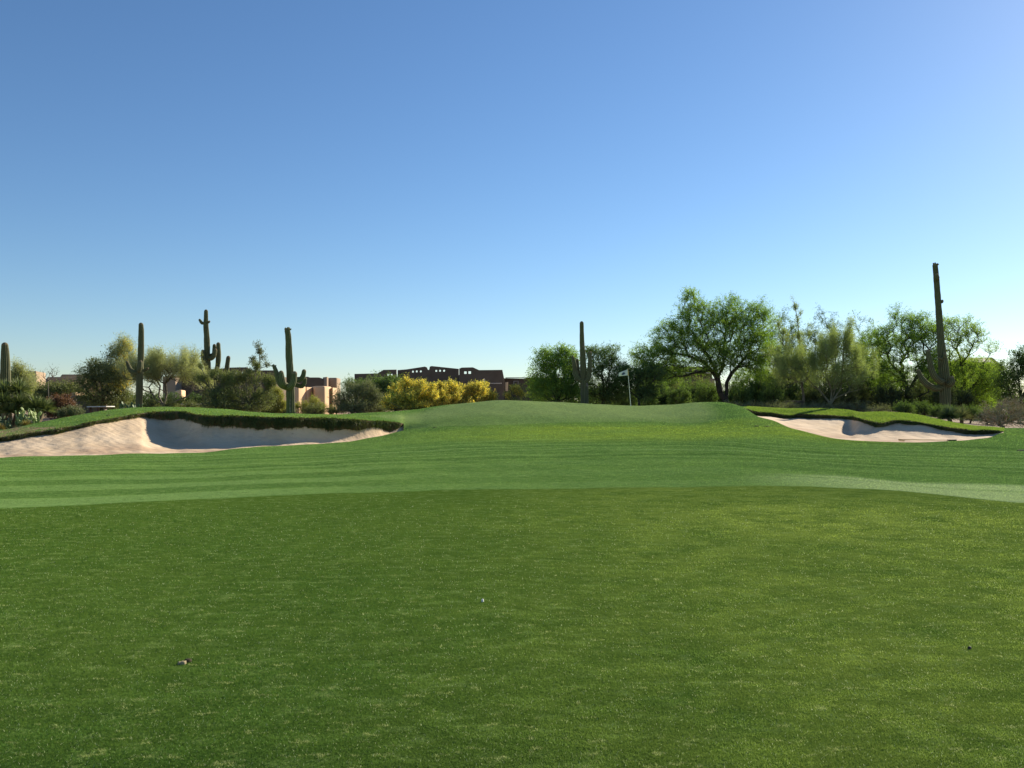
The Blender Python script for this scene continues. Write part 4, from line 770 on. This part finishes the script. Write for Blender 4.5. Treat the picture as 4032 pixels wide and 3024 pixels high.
def yucca(label, u, D, heads, n, L, w, mat, seed, up=.15, name='yucca', cat='yucca'):
    r = np.random.default_rng(seed); b = at(u, D, -.03); s = D/F; org = np.array(b); root = thing(name, label, cat, b)
    for (hu, hv, dy) in heads:
        c = np.array([(hu-CX)*s-org[0], dy, EYE-(hv-HY)*s-org[2]]); v, f, rn = rosette(c, n, L, w, r, up); obj('leaves', mesh('leaves', v, f, mat, dict(rnd=rn)), root)
        if c[2] > .35: obj('trunk', stem_mesh([np.array([c[0]*.3, 0, 0]), c*np.array([.8, .8, .5]), c], [.10, .09, .08], 9, dry_m, False, .2), root)
yucca('tall many-headed yucca at the left edge in front of the leftmost saguaro', 45, 39, [(20, 1545, 0), (60, 1540, .3), (35, 1585, -.4), (80, 1590, 0), (0, 1610, -.2), (-40, 1570, .2), (55, 1620, -.3)], 200, .72, .055, L_yuc, 201)
yucca('spiky round yucca right of the prickly pear', 150, 39, [(140, 1606, 0), (158, 1612, .2)], 300, .70, .05, L_yuc, 202)
yucca('dusky spiky yucca in the shade at the foot of the tallest saguaro', 3745, 43, [(3735, 1640, 0)], 300, .75, .035, L_yucd, 203, .25)
yucca('straw-coloured clump of bear grass beside the dusky yucca', 3785, 44, [(3785, 1640, 0)], 330, .72, .018, L_grey, 204, .2, 'bear_grass', 'grass clump')
yucca('small dry yellow grass clump at the foot of the prickly pear', 105, 36.5, [(105, 1676, 0)], 300, .32, .012, L_dry, 205, .1, 'grass_clump', 'grass clump')
yucca('small dry yellow grass clump at the lower left edge by the dark pads', 5, 36, [(5, 1688, 0)], 220, .3, .012, L_dry, 206, .1, 'grass_clump', 'grass clump')
k = N('prickly_pear_pad'); c_ = k.mix(k.ramp(k.noise(3, 3, vec=k.obc()), .4, .6), (.17, .23, .06), (.30, .36, .12)); c_ = k.mix(k.ramp(k.noise(40, 1, vec=k.obc()), .62, .7), c_, (.35, .30, .16)); pad_m = k.done(k.principled(c_, .6, None, .4))
k = N('dark_prickly_pear_pad'); c_ = k.mix(k.ramp(k.noise(3, 3, vec=k.obc()), .4, .6), (.06, .095, .04), (.11, .15, .06)); padd_m = k.done(k.principled(c_, .6, None, .4))
def pear(label, u, D, wid, hgt, n, mat, seed, size=.115):
    r = np.random.default_rng(seed); b = at(u, D, -.02); root = thing('prickly_pear', label, 'cactus', b)
    bm_v = []; bm_f = []; th = np.arange(12)*2*np.pi/12; ph = np.linspace(.12, np.pi-.12, 7)
    sv = np.array([[math.sin(p)*math.cos(t), math.sin(p)*math.sin(t), -math.cos(p)] for p in ph for t in th]); sf = np.array([[i*12+j, i*12+(j+1) % 12, (i+1)*12+(j+1) % 12, (i+1)*12+j] for i in range(6) for j in range(12)])
    caps = np.array([[j for j in range(11, -1, -1)], [72+j for j in range(12)]])
    pts = []
    for i in range(n):
        if i < 6 or r.uniform() < .15: p = np.array([r.uniform(-wid, wid)*.7, r.uniform(-.4, .4), 0.0])
        else:
            q_ = pts[r.integers(len(pts))]; p = q_[0]+q_[1]*q_[2]*1.75
            if abs(p[0]) > wid or p[2] > hgt-size or abs(p[1]) > .6: p = np.array([r.uniform(-wid, wid)*.9, r.uniform(-.5, .5), r.uniform(0, hgt*.5)])
        d = np.array([r.normal(0, .45), r.normal(0, .35), 1.0]); d /= np.linalg.norm(d); sz = size*r.uniform(.7, 1.1); pts.append((p, d, sz))
        a = r.uniform(0, 6.28); xx = np.cross(d, [math.cos(a), math.sin(a), .1]); xx /= np.linalg.norm(xx); yy = np.cross(d, xx)
        wdt = .62+.28*(sv[:, 2]*.5+.5)
        v = p+d*sz*.9+sv[:, :1]*wdt[:, None]*sz*.9*xx+sv[:, 1:2]*sz*.14*yy+sv[:, 2:3]*sz*d
        obj('pad', mesh('pad', v, [sf, caps], mat, None, True), root)
pear('pale sunlit prickly pear in front of the yuccas', 100, 37, .60, .80, 100, pad_m, 210)
pear('dark blue-green prickly pear low at the left edge', 12, 37, .55, .55, 60, padd_m, 211)
pear('small prickly pear in shade at the foot of the two-armed saguaro', 505, 46, .6, .40, 34, padd_m, 212)

# ------------------------------------------------------------------ buildings
def adobe(name, c1, c2):
    return plain_mat(name, c1, c2, .8, .95, .25, .1)
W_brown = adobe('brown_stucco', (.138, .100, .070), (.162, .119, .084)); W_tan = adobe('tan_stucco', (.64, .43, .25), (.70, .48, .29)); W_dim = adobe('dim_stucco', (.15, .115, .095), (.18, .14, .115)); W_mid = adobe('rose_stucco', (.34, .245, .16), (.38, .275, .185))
glass_m = N('window_glass'); glass_m = glass_m.done(glass_m.principled((.02, .025, .03), .12, None, .6))
trim_m = plain_mat('pale_trim', (.55, .48, .40), (.62, .55, .46), 3); wood_m = plain_mat('dark_timber', (.09, .055, .035), (.13, .085, .055), 5)
white_m = plain_mat('white_cap', (.66, .62, .58), (.74, .70, .66), 3)
def prism(name, outline, D, thick, mat, parent, org, holes=(), bev=.06, px=True):
    """wall cut from an outline in photo pixels at depth D, given thickness and rounded edges"""
    cu = bpy.data.curves.new(name, 'CURVE'); cu.dimensions = '2D'; cu.fill_mode = 'BOTH'; s = D/F
    for poly in [outline]+list(holes):
        sp = cu.splines.new('POLY'); sp.points.add(len(poly)-1)
        for p_, (a, b) in zip(sp.points, poly): p_.co = ((a-CX)*s, EYE-(b-HY)*s, 0, 1)
        sp.use_cyclic_u = True
    cu.extrude = thick/2-bev; cu.bevel_depth = bev; cu.bevel_resolution = 2; cu.offset = -bev
    tmp = bpy.data.objects.new('tmp', cu); me = bpy.data.meshes.new_from_object(tmp); bpy.data.objects.remove(tmp); bpy.data.curves.remove(cu)
    me.name = name; me.transform(Matrix.Translation((0, D+thick/2, 0)) @ Matrix.Rotation(math.pi/2, 4, 'X')); me.transform(Matrix.Translation(-Vector(org)))
    me.materials.clear(); me.materials.append(mat)
    return obj(name, me, parent)
def house(label, u, D, name='adobe_house', cat='house', group='adobe houses beyond the course'):
    o = at(u, D); return thing(name, label, cat, o, group), o
def rect(u0, v0, u1, v1): return [(u0, v0), (u1, v0), (u1, v1), (u0, v1)]
def circ(u, v, r, n=12): return [(u+r*math.cos(i*2*math.pi/n), v+r*math.sin(i*2*math.pi/n)) for i in range(n)]
def sq(u, v, r): return rect(u-r, v-r, u+r, v+r)
# central house: parapets with real through-openings, body lower behind
h, o = house('big brown adobe house with stepped parapet and small openings, centre of the view', 1690, 118); D = 118
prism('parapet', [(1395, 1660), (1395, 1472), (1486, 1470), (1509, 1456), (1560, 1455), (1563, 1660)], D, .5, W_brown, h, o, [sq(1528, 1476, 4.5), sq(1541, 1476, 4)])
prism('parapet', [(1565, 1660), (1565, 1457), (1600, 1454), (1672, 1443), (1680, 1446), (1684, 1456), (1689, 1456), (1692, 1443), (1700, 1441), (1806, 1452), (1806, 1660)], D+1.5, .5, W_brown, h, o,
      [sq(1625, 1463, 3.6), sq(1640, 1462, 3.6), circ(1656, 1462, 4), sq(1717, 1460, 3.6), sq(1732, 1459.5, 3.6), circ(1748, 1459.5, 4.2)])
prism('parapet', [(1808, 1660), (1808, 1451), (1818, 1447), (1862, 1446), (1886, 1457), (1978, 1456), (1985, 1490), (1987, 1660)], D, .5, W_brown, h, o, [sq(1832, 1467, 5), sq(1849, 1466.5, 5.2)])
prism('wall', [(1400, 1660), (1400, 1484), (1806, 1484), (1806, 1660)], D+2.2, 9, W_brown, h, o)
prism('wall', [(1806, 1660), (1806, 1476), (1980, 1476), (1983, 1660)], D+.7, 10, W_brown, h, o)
for (a, b, c, d) in ((1770, 1500, 1800, 1530), (1905, 1500, 1922, 1522), (1620, 1505, 1650, 1530)): 
    w_ = prism('window', rect(a, b, c, d), D-.05, .3, wood_m, h, o, [rect(a+2, b+2, c-2, d-2)], .01); prism('pane', rect(a+2, b+2, c-2, d-2), D+.03, .04, glass_m, w_, (0, 0, 0), (), .005)
    w_.children[0].parent = w_; w_.children[0].location = -Vector(o)
h, o = house('low brown wing with pergola beams right of the big brown house', 2070, 122); D = 122
prism('wall', [(1970, 1660), (1970, 1489), (2060, 1491), (2075, 1489), (2215, 1487), (2215, 1660)], D, 8, W_brown, h, o)
prism('cornice', rect(1990, 1486, 2150, 1488.5), D-.6, .8, wood_m, h, o, (), .03)
prism('pergola', rect(1920, 1508, 1975, 1510.5), D-8, .3, trim_m, h, o, (), .02)
prism('window', rect(2022, 1500, 2041, 1512.5), D-.1, .3, trim_m, h, o, [rect(2024, 1502, 2039, 1512)], .01)
prism('post', rect(1903, 1490, 1907, 1520), D-8, .3, trim_m, h, o, (), .02); prism('post', rect(1990, 1505, 2000, 1540), D-6, .6, W_tan, h, o, (), .05)
# left adobe houses
def block(u, D, outline, depth, mat, lit, parent, o, name='wall'): return prism(name, outline, D, depth, mat, parent, o, (), .08)
def boxwall(name, x0, x1, y0, y1, z0, z1, mat, parent, o, skew=0.0, bev=.06):
    """a massive battered wall block turned by its four ground corners"""
    v = np.array([(x0, y0, z0), (x1, y0, z0), (x1+skew, y1, z0), (x0+skew, y1, z0), (x0+.08, y0+.08, z1), (x1-.08, y0+.08, z1), (x1+skew-.08, y1-.08, z1), (x0+skew+.08, y1-.08, z1)])-np.array(o)
    me = mesh(name, v, np.array([(3, 2, 1, 0), (4, 5, 6, 7), (0, 1, 5, 4), (1, 2, 6, 5), (2, 3, 7, 6), (3, 0, 4, 7)]), mat)
    ob = obj(name, me, parent); bv_ = ob.modifiers.new('soft', 'BEVEL'); bv_.width = bev; bv_.segments = 2; return ob
def turned(u0, u1, u2, vt, vb, D, Dd, mat, parent, o, name='wall'):
    """block showing a shaded front from u0 to u1 and a sunlit end from u1 to u2 that runs back Dd metres"""
    s = D/F; zt = EYE-(vt-HY)*s; zb = EYE-(vb-HY)*s; p = [(X(u0, D), D), (X(u1, D), D), (X(u2, D+Dd), D+Dd), (X(u0, D+Dd)-0.5, D+Dd+.5)]
    n = 8; v = np.array([(a, b, zb) for a, b in p]+[(a*1+(.04 if i in (0, 3) else -.04), b+.03, zt) for i, (a, b) in enumerate(p)])-np.array(o)
    me = mesh(name, v, np.array([(3, 2, 1, 0), (4, 5, 6, 7), (0, 1, 5, 4), (1, 2, 6, 5), (2, 3, 7, 6), (3, 0, 4, 7)]), mat)
    ob = obj(name, me, parent); bv_ = ob.modifiers.new('soft', 'BEVEL'); bv_.width = .12; bv_.segments = 3; return ob
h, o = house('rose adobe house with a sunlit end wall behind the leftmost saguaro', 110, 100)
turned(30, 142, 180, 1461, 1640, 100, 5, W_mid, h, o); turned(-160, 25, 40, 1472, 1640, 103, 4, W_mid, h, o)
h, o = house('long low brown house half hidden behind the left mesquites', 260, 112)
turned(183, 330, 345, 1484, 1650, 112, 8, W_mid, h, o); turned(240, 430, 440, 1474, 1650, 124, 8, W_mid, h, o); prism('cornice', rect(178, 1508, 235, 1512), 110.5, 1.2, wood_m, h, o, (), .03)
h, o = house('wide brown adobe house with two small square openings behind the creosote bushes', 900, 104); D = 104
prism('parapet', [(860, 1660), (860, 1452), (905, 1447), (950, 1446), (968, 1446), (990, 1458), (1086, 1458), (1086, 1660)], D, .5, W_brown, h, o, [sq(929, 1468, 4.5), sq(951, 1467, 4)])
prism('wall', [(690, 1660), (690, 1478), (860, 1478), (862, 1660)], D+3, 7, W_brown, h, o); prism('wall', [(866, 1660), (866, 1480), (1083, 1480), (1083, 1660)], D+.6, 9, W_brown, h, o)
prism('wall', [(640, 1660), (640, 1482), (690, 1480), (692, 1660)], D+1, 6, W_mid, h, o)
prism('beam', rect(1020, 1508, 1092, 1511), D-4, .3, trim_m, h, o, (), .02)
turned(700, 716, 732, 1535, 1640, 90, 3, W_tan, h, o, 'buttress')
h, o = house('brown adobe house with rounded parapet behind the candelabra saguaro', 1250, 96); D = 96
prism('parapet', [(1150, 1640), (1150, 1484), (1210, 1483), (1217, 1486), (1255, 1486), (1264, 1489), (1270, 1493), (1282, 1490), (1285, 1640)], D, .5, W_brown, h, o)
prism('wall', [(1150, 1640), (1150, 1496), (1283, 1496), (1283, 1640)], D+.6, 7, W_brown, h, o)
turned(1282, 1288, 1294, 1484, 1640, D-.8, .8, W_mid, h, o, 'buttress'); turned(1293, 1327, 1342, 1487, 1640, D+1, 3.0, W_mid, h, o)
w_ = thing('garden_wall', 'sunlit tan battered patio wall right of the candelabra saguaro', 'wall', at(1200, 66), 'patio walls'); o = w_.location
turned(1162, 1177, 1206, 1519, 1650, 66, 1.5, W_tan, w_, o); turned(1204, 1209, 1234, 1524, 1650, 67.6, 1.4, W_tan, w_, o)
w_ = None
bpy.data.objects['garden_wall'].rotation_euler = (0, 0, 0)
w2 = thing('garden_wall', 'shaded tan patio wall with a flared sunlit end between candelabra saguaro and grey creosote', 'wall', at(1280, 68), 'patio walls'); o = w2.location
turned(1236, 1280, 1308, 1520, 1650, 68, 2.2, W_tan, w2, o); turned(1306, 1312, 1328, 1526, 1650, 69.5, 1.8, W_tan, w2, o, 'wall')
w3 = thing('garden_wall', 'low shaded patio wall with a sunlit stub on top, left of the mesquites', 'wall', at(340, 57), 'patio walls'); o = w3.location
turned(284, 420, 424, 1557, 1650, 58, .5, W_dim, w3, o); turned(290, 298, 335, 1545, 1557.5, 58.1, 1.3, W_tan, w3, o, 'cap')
for (a, b, v_, D, lab) in ((342, 418, 1600, 54, 'low timber table with a pale top in front of the low patio wall'), (712, 788, 1590, 60, 'low pale-topped ledge left of the tall pale saguaro'), (862, 1072, 1582, 64, 'long low pale-topped ledge behind the creosote bushes')):
    t_ = thing('ledge' if a > 400 else 'table', lab, 'ledge' if a > 400 else 'table', at((a+b)/2, D)); o = t_.location
    prism('top', [(a, v_), (b, v_-1), (b, v_+2.5), (a, v_+3.5)], D, 1.2, white_m, t_, o, (), .01)
    for e in (a+8, (a+b)/2, b-8): prism('leg', rect(e-3, v_+3.8, e+3, HY+(EYE-gz((a+b)/2, D))*F/D+3), D+.3, .3, W_dim, t_, o, (), .01)
h, o = house('long dark house with a pale eave line behind the big mesquite', 2680, 112)
prism('wall', [(2540, 1660), (2540, 1452), (2570, 1440), (2800, 1444), (2830, 1660)], 112, 9, W_brown, h, o); prism('eave', rect(2545, 1466, 2800, 1470), 111.2, .8, trim_m, h, o, (), .02)
prism('window', rect(2795, 1490, 2815, 1545), 111.6, .3, W_mid, h, o, (), .02)
h, o = house('dark hip-roofed house peeking over the trees at the right', 3880, 105)
roof_m = plain_mat('dark_roof', (.05, .04, .04), (.08, .065, .06), 3)
prism('wall', rect(3760, 1445, 3942, 1660), 105, 8, W_brown, h, o)
s = 104/F
def hip(u0, u1, ua, ub, ve, vt, D, dep, name):
    sD = D/F; z0 = EYE-(ve-HY)*sD; z1 = EYE-(vt-HY)*sD
    v = np.array([(X(u0, D), D, z0), (X(u1, D), D, z0), (X(u1, D), D+dep, z0), (X(u0, D), D+dep, z0), (X(ua, D+dep/2), D+dep/2, EYE-(vt-HY)*(D+dep/2)/F), (X(ub, D+dep/2), D+dep/2, EYE-(vt-HY)*(D+dep/2)/F)])-np.array(o)
    return obj(name, mesh(name, v, [np.array([(0, 1, 5, 4), (2, 3, 4, 5), (3, 2, 1, 0)]), np.array([(1, 2, 5), (3, 0, 4)])], roof_m), h)
hip(3740, 3952, 3800, 3905, 1448, 1408, 104, 10, 'roof')
prism('fascia', [(3905, 1409), (3909, 1407), (3956, 1446), (3956, 1460), (3950, 1460), (3950, 1450)], 103.2, .5, W_mid, h, o, (), .02)

# ------------------------------------------------------------------ flag, rake and small things
fl_w = plain_mat('flag_cloth', (.46, .48, .51), (.55, .57, .60), 8, .8); D = 47.8
b = at(2484, D, 0); root = thing('golf_flag', 'white golf flag on a slim leaning pole at the hole', 'flag', b); s = D/F
topx = (2472-CX)*s-b.x; topz = EYE-(1452-HY)*s-b.z
pole_m = plain_mat('pole_white', (.60, .62, .60), (.68, .70, .66), 5, .4); ptip_m = plain_mat('pole_yellow', (.55, .42, .12), (.62, .48, .16), 5, .5); blue_m = plain_mat('flag_emblem', (.05, .07, .12), (.09, .11, .18), 10)
pb = np.array([0, 0, -.1]); pt = np.array([topx, 0, topz]); pm = pb+(pt-pb)*.82
v, f = tubes(np.array([pb]), np.array([pm]), np.array([.016]), np.array([.013]), 10); obj('pole', mesh('pole', v, f, pole_m, None, True), root)
v, f = tubes(np.array([pm]), np.array([pt]), np.array([.015]), np.array([.014]), 10); obj('pole_top', mesh('pole_top', v, f, ptip_m, None, True), root)
nx, nz = 22, 12; g = []; em = []
for i in range(nx+1):
    for j in range(nz+1):
        a = i/nx; c = j/nz; hgt = .36*(1-.45*a)
        ax = topx+.02*(1-c)-a*.52; z = topz-.02-a*.20-(c)*hgt-.06*a*math.sin(c*3); y = .07*math.sin(a*7+c*1.5)*a
        g.append((ax, y, z)); 
ff = np.array([[i*(nz+1)+j, (i+1)*(nz+1)+j, (i+1)*(nz+1)+j+1, i*(nz+1)+j+1] for i in range(nx) for j in range(nz)])
fo = obj('flag', mesh('flag', np.array(g), ff, fl_w, None, True), root); md = fo.modifiers.new('thick', 'SOLIDIFY'); md.thickness = .004
sel = [q_ for q_ in ff.tolist() if 7 <= q_[0]//(nz+1) <= 15 and 3 <= q_[0] % (nz+1) <= 8 and (q_[0]//(nz+1)-11)**2/16+(q_[0] % (nz+1)-5.5)**2/8 <= 1.1]
ga = np.array(g); ga[:, 1] -= .006; eo = obj('emblem', mesh('emblem', ga, np.array(sel), blue_m, None, True), fo)
v, f = tubes(np.array([[0, 0, -.10]]), np.array([[0, 0, .004]]), np.array([.054]), np.array([.054]), 20); obj('cup', mesh('cup', v, f, pole_m, None, True), root)

black_m = plain_mat('black_rubber', (.012, .012, .012), (.022, .022, .022), 6, .6); shaft_m = plain_mat('rake_shaft', (.30, .20, .06), (.36, .25, .09), 6, .5)
def rake(label, u, D, L, du, v0):
    b = Vector((X(u, D), D, zv(v0, D))); root = thing('bunker_rake', label, 'rake', b); d = Vector((-1, du, .01)).normalized()
    e = np.array(d)*L; p0 = np.zeros(3)
    v, f = tubes(np.array([p0]), np.array([e]), np.array([.014]), np.array([.013]), 8); obj('shaft', mesh('shaft', v, f, shaft_m, None, True), root)
    v, f = tubes(np.array([-np.array(d)*.14]), np.array([np.array(d)*.18]), np.array([.028]), np.array([.026]), 10); obj('grip', mesh('grip', v, f, black_m, None, True), root)
    hp = e; w_ = .24; V = []; Fq = []
    a, f1 = tubes(np.array([hp+[0, -w_, 0]]), np.array([hp+[0, w_, 0]]), np.array([.018]), np.array([.018]), 6); V.append(a); Fq.append(f1)
    for i in range(12):
        yy = -w_+.02+i*(2*w_-.04)/11; a, f1 = tubes(np.array([hp+[0, yy, 0]]), np.array([hp+[-.01, yy, -.07]]), np.array([.008]), np.array([.004]), 5); Fq.append(f1+sum(len(x) for x in V)); V.append(a)
    obj('rake_head', mesh('rake_head', np.concatenate(V), np.concatenate(Fq), shaft_m, None, True), root)
rake('bunker rake with a black grip lying along the front edge of the right bunker', 3748, 31.0, 1.85, .04, 1733)
def slab_lump(name, label, cat, u, v_, w, d, h, mat, dz=0.0, seed=0, group=None):
    """small irregular low lump"""
    D = EYE*F/(v_-HY) if v_ > 1900 else None
    if D is None:
        for D in np.arange(20, 50, .05):
            if HY+(EYE-gz(u, D))*F/D <= v_: break
    r = np.random.default_rng(seed); p = Vector((X(u, D), D, gz(u, D)+dz)); n = 12
    ang = np.arange(n)*2*np.pi/n; rr = r.uniform(.7, 1.15, n)
    ring = lambda k_, z: np.stack([np.cos(ang)*rr*w/2*k_, np.sin(ang)*rr*d/2*k_, np.full(n, z)+r.normal(0, h*.08, n)], -1)
    V = np.concatenate([ring(1, -.01), ring(.9, h*.55), ring(.55, h), [[0, 0, h*1.05]]]); j = np.arange(n); j2 = (j+1) % n
    f = np.concatenate([np.stack([a+j, a+j2, a+n+j2, a+n+j], -1) for a in (0, n)]); t = np.stack([2*n+j, 2*n+j2, np.full(n, 3*n)], -1)
    o_ = obj(name, mesh(name, V, [f, t], mat, None, True), None, p); tag(o_, label, cat, group); return o_
slab_lump('white_chip', 'tiny white chip lying alone on the middle of the fairway', 'chip', 1901, 2364, .021, .03, .014, white_m, .008, 1)
soil_m = plain_mat('bare_soil', (.27, .22, .12), (.36, .29, .17), 40, .95, .4); dark_soil = plain_mat('damp_soil', (.03, .025, .012), (.06, .045, .025), 30, .95)
dv = thing('divot', 'small sandy divot with a dark hollow on the lower left fairway', 'divot', Vector((X(735, 5.25), 5.25, 0)))
for (dx, dy, w, d, h, m_, nm) in ((0, -.012, .05, .05, .011, soil_m, 'sand_clod'), (-.018, -.02, .03, .03, .010, soil_m, 'sand_clod'), (.012, .03, .05, .045, .012, dark_soil, 'hollow')):
    q_ = slab_lump(nm, None, None, 735, 2602, w, d, h, m_, .006, int(abs(dx)*1000)+3); q_.location = (dx, dy, .006); q_.parent = dv
lf_ = slab_lump('dark_leaf', 'tiny black curled leaf on the lower right fairway', 'leaf', 3803, 2548, .028, .018, .012, black_m, .006, 5)
for i, (u_, v_, w, lab) in enumerate([(2978, 1677, .20, 'left one of two dark worn spots on the slope beside the right bunker'), (3018, 1678.5, .24, 'right one of two dark worn spots on the slope beside the right bunker'), (1715, 1684, .22, 'dark worn spot below the front of the green'), (428, 1634.5, .18, 'small dark worn spot on the left bank'), (4020, 1773, .3, 'dark worn spot at the right edge of the approach')]):
    slab_lump('worn_spot', lab, 'divot', u_, v_, w, .30, .012, dark_soil, .002, 20+i, 'dark worn spots in the turf')
bb = thing('black_bar', 'short black bar lying on the turf near the prickly pear', 'bar', Vector((X(203, 38.3), 38.3, zv(1661, 38.3))))  # plain black bar, no drain built with it
v, f = tubes(np.array([[-.24, 0, -.03]]), np.array([[.24, .1, .07]]), np.array([.035]), np.array([.035]), 8); obj('bar', mesh('bar', v, f, black_m, None, True), bb)
